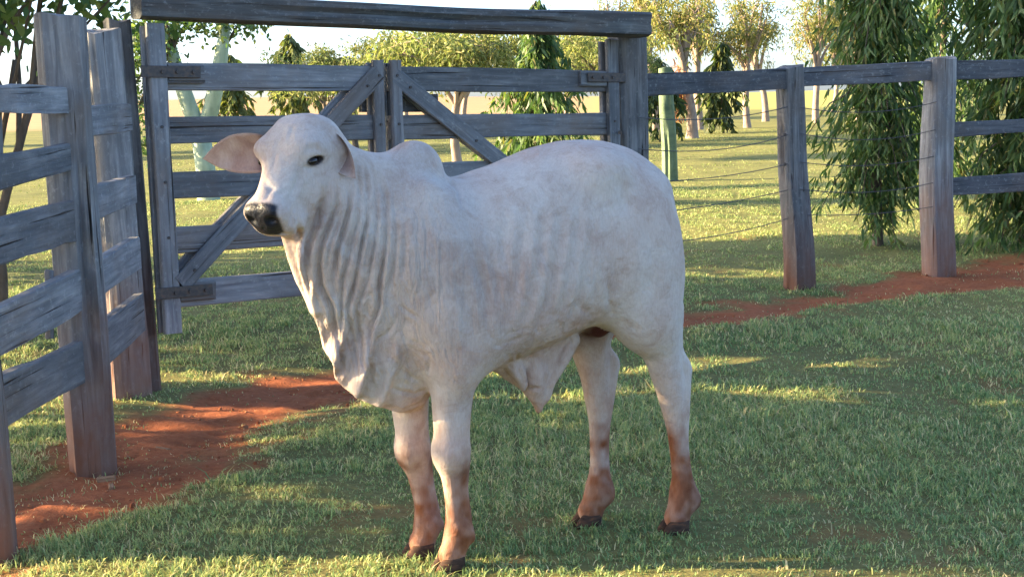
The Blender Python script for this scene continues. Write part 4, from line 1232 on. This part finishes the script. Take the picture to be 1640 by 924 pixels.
#CREASES_END
def vert_normals(V, Fq):
    a = V[Fq[:, 2]] - V[Fq[:, 0]]; b = V[Fq[:, 3]] - V[Fq[:, 1]]
    fn = np.cross(a, b)
    N = np.zeros_like(V)
    for i in range(4):
        for c in range(3):
            N[:, c] += np.bincount(Fq[:, i], fn[:, c], len(V))
    return N / (np.linalg.norm(N, axis=1, keepdims=True) + 1e-12)

def laplace(V, Fq, it, lam=0.5, mu=-0.52, w=None):
    e = np.concatenate([Fq[:, [0, 1]], Fq[:, [1, 2]], Fq[:, [2, 3]], Fq[:, [3, 0]]])
    deg = np.bincount(e[:, 0], minlength=len(V)).astype(float)[:, None]
    for i in range(it):
        for f in (lam, mu):
            S = np.stack([np.bincount(e[:, 0], V[e[:, 1], c], len(V)) for c in range(3)], 1) / deg
            V = V + f * (S - V)
    return V

def crease_field(V, N):
    D = np.zeros(len(V))
    for dep, sg, pts in CREASES:
        P = np.array(pts) / 1000.0
        mx, mz = P[:, 0].mean(), P[:, 2].mean()
        neck = mx > 0.48 and mz < 1.33 and len(pts) > 7
        sheath = abs(mx) < 0.16 and mz < 0.66
        face = mx > 0.74 and mz > 1.14 and not neck
        chest = 0.30 < mx < 0.66 and mz < 0.80 and not neck
        dep_ = dep * (2.4 if neck and dep > 6 else (1.6 if neck else (0.95 if chest else (2.2 if sheath else (1.9 if face else 1.3))))) / 1000.0
        belly = mx < 0.30 and mz < 0.88 and not sheath
        if belly: dep_ *= 0.7
        sg_ = sg * (1.0 if neck else (1.5 if belly else 1.1)) / 1000.0
        sides = [P]
        if P[:, 0].max() < 0.80 and P[:, 1].min() > 0.0:
            sides.append(P * np.array([1, -1, 1]))
        for Q in sides:
            lo, hi = Q.min(0) - 5 * sg_, Q.max(0) + 5 * sg_
            idx = np.where(np.all((V > lo) & (V < hi), axis=1))[0]
            if not len(idx):
                continue
            W = V[idx]
            best = np.full(len(idx), 9.0); par = np.zeros(len(idx))
            n = len(Q) - 1
            for i in range(n):
                a, b = Q[i], Q[i + 1]; ba = b - a
                t = np.clip((W - a) @ ba / (ba @ ba + 1e-12), 0, 1)
                d = np.linalg.norm(W - a - t[:, None] * ba, axis=1)
                m = d < best
                best[m] = d[m]; par[m] = (i + t[m]) / n
            env = np.clip(np.minimum(par, 1 - par) * 3.2, 0.0, 1) ** 0.8 * (0.8 + 0.4 * vnoise(W[:, 0] * 20, W[:, 1] * 20, W[:, 2] * 9))
            r = best / sg_
            D[idx] += dep_ * env * (-np.exp(-(r ** 1.5)) + (0.36 if neck else 0.2) * np.exp(-((r - 2.1) / 0.95) ** 2))
    return D

def leaf_ear(base, d, n, L, Wd, cup, nt=18, nb=12, droop=0.02):
    """an ear: two skins joined at the rim; n is the hollow side"""
    d = np.array(d, float); d /= np.linalg.norm(d)
    n = np.array(n, float); n -= d * (n @ d); n /= np.linalg.norm(n)
    c = np.cross(d, n)
    V = []; Q = []; inner = []
    def pt(t, b, off):
        wv = Wd * (0.34 + 0.66 * math.sin(math.pi * min(1, t * 0.92 + 0.12)) ** 0.8) * (1 - max(0, t - 0.55) ** 2 * 2.2)
        wv *= math.sqrt(max(0.0, 1 - max(0.0, (t - 0.80) / 0.20) ** 2)) * 0.97 + 0.03
        asym = 1.15 if b > 0 else 0.85
        p = np.array(base) + d * (L * t) + c * (b * wv * asym) + n * (cup * wv * (b * b - 0.5) * (1.35 - t)) - np.array([0, 0, 1]) * droop * t * t
        return p + n * off
    for side, off in ((0, 0.004), (1, -0.004)):
        for i in range(nt + 1):
            for j in range(nb + 1):
                t = i / nt; b = 2 * j / nb - 1
                e = 1 - abs(b) ** 4
                e *= 1 - max(0, t - 0.9) * 8 if t > 0.9 else 1
                V.append(pt(t, b, off * max(e, 0.05)))
                inner.append(1.0 - side)
    m = (nt + 1) * (nb + 1)
    for side in (0, 1):
        for i in range(nt):
            for j in range(nb):
                a = side * m + i * (nb + 1) + j
                f = [a, a + 1, a + nb + 2, a + nb + 1]
                Q.append(f if side == 0 else f[::-1])
    for i in range(nt):
        for j in (0, nb):
            a = i * (nb + 1) + j; b = a + nb + 1
            Q.append([a, b, b + m, a + m] if j == 0 else [b, a, a + m, b + m])
    for j in range(nb):
        a = nt * (nb + 1) + j
        Q.append([a, a + 1, a + 1 + m, a + m])
    return np.array(V), np.array(Q), np.array(inner)

def hide_material():
    k = NT('white_hide')
    co = k.coord('Object')
    col = k.attr('pigment')
    n1 = k.noise(co, 5.0, 5, 0.6, 0.4)
    n2 = k.noise(co, 38.0, 4, 0.6)
    n3 = k.noise(co, 13.0, 5, 0.65, 0.8)
    hair = k.noise(k.coord('Object', (1, 1, 0.22)), 190.0, 3, 0.6, 0.3)
    c = k.mix(k.ramp(n1, [(0.40, 0.0), (0.66, 0.85)]), col, (0.90, 0.80, 0.76), 'MULTIPLY')
    c = k.mix(k.ramp(n3, [(0.46, 0.0), (0.70, 0.9)]), c, (0.80, 0.73, 0.70), 'MULTIPLY')
    c = k.mix(k.ramp(n2, [(0.50, 0.0), (0.80, 0.5)]), c, (0.82, 0.74, 0.68), 'MULTIPLY')
    c = k.mix(k.ramp(hair, [(0.35, 0.45), (0.60, 0.0)]), c, (0.80, 0.76, 0.73), 'MULTIPLY')
    k.base(c, 0.72, 0.25)
    fine = k.noise(k.coord('Object', (1, 1, 0.35)), 260.0, 3, 0.6)
    mid = k.noise(co, 42.0, 4, 0.55, 0.6)
    wr = k.noise(k.coord('Object', (1, 1, 0.16)), 34.0, 3, 0.5, 0.7)
    wr = k.math('MULTIPLY', k.math('SUBTRACT', wr, 0.5), k.math('MULTIPLY', k.attr('wrinkle', 'Fac'), 4.2))
    hsum = k.math('ADD', k.math('ADD', k.math('MULTIPLY', fine, 0.25), mid), wr)
    k.bump(hsum, 0.55, 0.009)
    k.b.inputs['Sheen Weight'].default_value = 0.0
    k.b.inputs['Sheen Roughness'].default_value = 0.5
    k.b.inputs['Subsurface Weight'].default_value = 0.06
    k.b.inputs['Subsurface Radius'].default_value = (0.02, 0.008, 0.005)
    k.l(k.ramp(k.attr('gloss', 'Fac'), [(0.0, 0.74), (1.0, 0.26)]), k.b.inputs['Roughness'])
    return k.mat

def build_bull(loc, rz):
    V, Fq = bull_shape(VOX)
    V = laplace(V, Fq, 4)
    N = vert_normals(V, Fq)
    D = crease_field(V, N)
    D += 0.0025 * vnoise(V[:, 0] * 14, V[:, 1] * 14, V[:, 2] * 11) * np.clip((V[:, 2] - 0.35) * 4, 0, 1) * np.clip((0.80 - V[:, 0]) * 6, 0, 1)
    side = np.clip((np.abs(V[:, 1]) - 0.13) / 0.08, 0, 1)
    def win(t, a, b, s_):
        return np.clip((t - a) / s_, 0, 1) * np.clip((b - t) / s_, 0, 1)
    D += 0.0055 * np.sin((V[:, 0] + 0.28 * (V[:, 2] - 1.0)) * 2 * np.pi / 0.064) * side * win(V[:, 0], -0.14, 0.27, 0.09) * win(V[:, 2], 0.76, 1.22, 0.14)
    D += 0.0085 * vnoise(V[:, 0] * 5.5, V[:, 1] * 5.5 + 3, V[:, 2] * 5.5) * np.clip((V[:, 2] - 0.6) * 4, 0, 1) * np.clip((0.75 - V[:, 0]) * 6, 0, 1)
    V = V + N * D[:, None]
    V = laplace(V, Fq, 1, 0.3, -0.2)
    # ---- pigment of the hide and the red earth that sticks to it
    x, y, z = V.T
    n1 = vnoise(x * 9, y * 9, z * 9); n2 = vnoise(x * 30, y * 30, z * 30); n3 = vnoise(x * 4 + 9, y * 4, z * 4)
    white = np.array([0.605, 0.53, 0.462]); pink = np.array([0.50, 0.365, 0.30]); grey = np.array([0.385, 0.345, 0.325])
    red = np.array([0.25, 0.082, 0.026]); umber = np.array([0.075, 0.034, 0.021]); black = np.array([0.016, 0.019, 0.027])
    C = np.tile(white, (len(V), 1))
    def lay(w, c):
        nonlocal C
        w = np.clip(w, 0, 1)[:, None]; C = C * (1 - w) + c * w
    lay(np.clip(n3 * 0.9 - 0.05, 0, 0.5), pink)
    lay(np.clip(-n1 * 0.5 + 0.05, 0, 0.35) * (x > 0.1), grey)
    lay(np.clip((0.66 - z) / 0.5, 0, 0.45) * (0.75 + 0.6 * n1), np.array([0.55, 0.36, 0.26]))
    st = np.clip((0.36 + 0.02 * (x < 0) - z + 0.11 * n1 + 0.06 * n2) / 0.15, 0, 1)
    n4 = vnoise(x * 70, y * 70, z * 45)
    lay(st * (0.84 + 0.15 * n2 + 0.12 * n4), red)
    lay(np.clip((n1 * 0.7 + n2 * 0.35 + 0.2 * n4 + 0.12) * np.clip((0.24 - z) / 0.12, 0, 1), 0, 0.8), umber)
    kn = np.exp(-((z - 0.335) / 0.045) ** 2) * (x > 0.2) * np.clip(0.5 + n1 + 0.3 * n2, 0, 0.85)
    lay(kn, red * 0.6)
    # muzzle, nose, eye rims
    q = V - HO
    u, v, w = q @ HA, q @ HV, q @ HW
    near_head = (np.abs(w) < 0.14) & (u > -0.05) & (u < 0.47) & (v > -0.24) & (x > 0.75)
    def sm(a, b, t):
        t = np.clip((t - a) / (b - a), 0, 1); return t * t * (3 - 2 * t)
    nose = near_head * sm(0.346, 0.360, u + 0.35 * np.minimum(v + 0.02, 0.0)*0 + 0.06 * (np.abs(w) < 0.02) * 0) * sm(0.006, -0.004, np.abs(w) - (0.060 + 0.24 * np.minimum(v + 0.05, 0))) * sm(-0.114, -0.102, v)
    lay(nose, black)
    lay(near_head * sm(0.30, 0.40, u) * 0.35 * (1 - nose), np.array([0.62, 0.50, 0.46]))
    lay(near_head * np.clip(0.5 * n3 + 0.12, 0, 0.4) * sm(0.30, 0.15, u), grey)
    for sgn in (1, -1):
        e = np.sqrt((((u - EU) * 0.83 + (v - EV) * 0.56) / 0.032) ** 2 + (((v - EV) * 0.83 - (u - EU) * 0.56) / 0.018) ** 2) + 6 * np.abs(w * sgn - 0.098)
        lay(near_head * sm(1.0, 0.74, e), np.array([0.05, 0.04, 0.04]))
    gloss = nose * 0.9
    # navel tip, scrotum
    lay(np.clip((0.53 - z) / 0.04, 0, 1) * (np.abs(x) < 0.12) * 0.45 * (z > 0.4), np.array([0.62, 0.36, 0.24]))
    lay(np.exp(-(((x + 0.235) / 0.05) ** 2 + ((z - 0.745) / 0.05) ** 2)) * (np.abs(y) < 0.075) * (z < 0.80) * 1.4, np.array([0.10, 0.03, 0.025]))
    # ears
    parts_V, parts_F, parts_C, parts_G = [V], [Fq], [C], [gloss]
    off = len(V)
    for base, d, n, L, Wd, cup, dr in (
            (HPt(0.085, -0.095, -0.085), np.array([0.70, -0.72, 0.02]), HA * 0.8 + HV * 0.6 + HW * 0.55, 0.30, 0.066, 0.5, 0.015),
            (HPt(0.036, -0.080, 0.092), np.array([-0.20, 0.70, -0.66]), np.array([0.85, 0.62, 0.30]), 0.150, 0.043, 1.15, 0.02)):
        ev, ef, ei = leaf_ear(base, d, n, L, Wd, cup, droop=dr)
        en = vnoise(ev[:, 0] * 28, ev[:, 1] * 28, ev[:, 2] * 28)
        t = np.clip(np.linalg.norm(ev - np.array(base), axis=1) / L, 0, 1)
        inn = ei * np.clip(1.15 - t * 0.85 + 0.3 * en, 0, 1)
        ec = white * 0.92 * (1 - inn[:, None] * 0.85) + np.array([0.22, 0.12, 0.105]) * inn[:, None] * 0.85
        dk = (ei * np.clip(0.55 + en * 0.9 - np.abs(t - 0.22) * 4, 0, 0.8))[:, None]
        ec = ec * (1 - dk) + np.array([0.06, 0.045, 0.06]) * dk
        parts_V.append(ev); parts_F.append(ef + off); parts_C.append(ec); parts_G.append(np.zeros(len(ev)))
        off += len(ev)
    V = np.concatenate(parts_V); Fq = np.concatenate(parts_F); C = np.concatenate(parts_C); G = np.concatenate(parts_G)
    WRK = win(V[:, 0], 0.30, 0.86, 0.14) * win(V[:, 2], 0.55, 1.36, 0.15) + 0.55 * win(V[:, 0], -0.25, 0.40, 0.12) * win(V[:, 2], 0.60, 1.15, 0.15)
    WRK = np.clip(WRK, 0, 1)
    root = empty('bull', loc, rz)
    tag(root, 'white humped bull with folded dewlap and muddy legs standing on grass', 'bull')
    me = np_mesh('body', V, Fq, hide_material(), True, {'pigment': C, 'gloss': G, 'wrinkle': WRK})
    link(bpy.data.objects.new('body', me), root)
    # eyes
    k = NT('dark_eye'); em = k.base((0.010, 0.007, 0.006), 0.10, 0.4)
    for sgn in (1, -1):
        vs, fs = [], []
        for i in range(11):
            th = math.pi * i / 10
            for j in range(20):
                ph = 2 * math.pi * j / 20
                vs.append(HPt(EU, EV, sgn * (0.0945 + 0.013 * math.cos(th))) + E1 * 0.024 * math.sin(th) * math.cos(ph) + E2 * 0.0145 * math.sin(th) * math.sin(ph))
        for i in range(10):
            for j in range(20):
                fs.append((i * 20 + j, i * 20 + (j + 1) % 20, (i + 1) * 20 + (j + 1) % 20, (i + 1) * 20 + j))
        mesh_obj('eye', vs, fs, em, root, True)
    # cloven hooves
    k = NT('hoof_horn')
    nz = k.noise(k.coord('Object', (1, 1, 3)), 30, 4)
    hm = k.base(k.ramp(nz, [(0.3, (0.035, 0.022, 0.016)), (0.55, (0.075, 0.042, 0.028)), (0.75, (0.17, 0.07, 0.03))]), 0.85, 0.15)
    k.bump(nz, 0.3, 0.003)
    for hx, hy in ((0.385, 0.105), (0.418, -0.085), (-0.478, 0.125), (-0.245, -0.10)):
        vs, fs = [], []
        for c in (1, -1):
            b0 = len(vs); ns = 18
            for zz, hl, hw_, sx in ((0.0, 0.056, 0.0255, 0.004), (0.014, 0.054, 0.026, 0.002), (0.032, 0.047, 0.025, -0.005), (0.045, 0.040, 0.0225, -0.011), (0.052, 0.028, 0.015, -0.016)):
                for j in range(ns):
                    a = 2 * math.pi * j / ns
                    px = sx + hl * math.cos(a) * (1.0 if math.cos(a) > 0 else 0.85)
                    tip = max(0, math.cos(a)) ** 2
                    py = hw_ * math.sin(a) * (1 - 0.15 * tip)
                    vs.append((hx + px, hy + c * 0.0255 - c * 0.004 * tip + py, zz))
            for r_ in range(4):
                for j in range(ns):
                    fs.append((b0 + r_ * ns + j, b0 + r_ * ns + (j + 1) % ns, b0 + (r_ + 1) * ns + (j + 1) % ns, b0 + (r_ + 1) * ns + j))
            fs.append(tuple(b0 + 4 * ns + j for j in range(ns)))
            fs.append(tuple(b0 + j for j in range(ns))[::-1])
        mesh_obj('hoof', vs, fs, hm, root, True)
    return root

bull = build_bull((0.07, 4.89, 0.0), R(205))
# ================================================================ small things on the ground
def clods():
    """crumbs of red earth, bark and dry stalks on the trodden strip"""
    rs = np.random.RandomState(19)
    V, Q, C = [], [], []
    ys = 4.3 + 9 * rs.rand(14000); xs = (rs.rand(14000) * 2 - 1) * (0.37 * ys + 0.5)
    ok = dirt_mask(xs, ys) > 0.6
    xs, ys = xs[ok][:600], ys[ok][:600]; zs = ground_z(xs, ys)
    for x, y, gz in zip(xs, ys, zs):
        s = 0.003 + 0.011 * rs.rand() ** 3
        z = float(gz) + s * 0.3
        o = len(V); a0 = rs.rand() * 6.28; st = 1 + (rs.rand() < 0.2) * 3 * rs.rand()
        for k in range(5):
            a = a0 + k * 1.2566; r = s * (0.7 + 0.6 * rs.rand())
            V.append((x + r * math.cos(a) * st, y + r * math.sin(a), z - s * 0.5))
        for k in range(5):
            a = a0 + 0.6 + k * 1.2566; r = s * (0.5 + 0.5 * rs.rand())
            V.append((x + r * math.cos(a) * st, y + r * math.sin(a), z + s * (0.4 + 0.5 * rs.rand())))
        for k in range(5):
            Q.append((o + k, o + (k + 1) % 5, o + 5 + (k + 1) % 5, o + 5 + k))
        c = np.array([(0.36, 0.12, 0.05), (0.25, 0.08, 0.035), (0.44, 0.17, 0.08), (0.30, 0.12, 0.055)][rs.randint(0, 4)])
        C += [c] * 10
        V.append((x, y, z + s * 0.8)); C.append(c)
        for k in range(5):
            Q.append((o + 5 + k, o + 5 + (k + 1) % 5, o + 10, o + 10))
    tri = []
    for q in Q:
        tri.append((q[0], q[1], q[2]))
        if q[3] != q[2]: tri.append((q[0], q[2], q[3]))
    k = NT('earth_crumb'); k.base(k.attr('tint'), 0.95, 0.1)
    me = np_mesh('earth_crumbs', np.array(V), np.array(tri), k.mat, False, {'tint': np.array(C)})
    tag(link(bpy.data.objects.new('earth_crumbs', me)), 'crumbs of red earth scattered on the trodden strip', 'earth', kind='stuff')
clods()
_k = NT('chip_wood')
M_CHIP = _k.base(_k.ramp(_k.noise(_k.coord('Object', (1, 8, 8)), 20, 4), [(0.3, (0.20, 0.11, 0.06)), (0.7, (0.36, 0.22, 0.13))]), 0.9, 0.1)
def stick(name, p, ang, L, w, label, mat):
    x, y = p
    z = float(ground_z(np.array([x]), np.array([y]))[0]) + w * 0.35
    a = Vector((x, y, z)); b = a + Vector((math.cos(ang) * L, math.sin(ang) * L, 0.004))
    tag(lumber(name, a, b, w * 1.3, w, (0, 0, 1), mat, None, wob=0.003, bev=0.003, seg=5), label, 'wood chip', 'wood chips on the red earth')
stick('wood_chip', (-1.80, 6.0), 0.1, 0.075, 0.022, 'pale wood chip on red earth below the thick corner post', M_CHIP)
stick('wood_chip', (-1.70, 5.86), 1.9, 0.05, 0.016, 'smaller wood chip just right of the larger chip', M_CHIP)
stick('wood_chip', (-1.62, 6.55), 2.6, 0.09, 0.014, 'thin dark stick on red earth right of the corner post', M_CHIP)
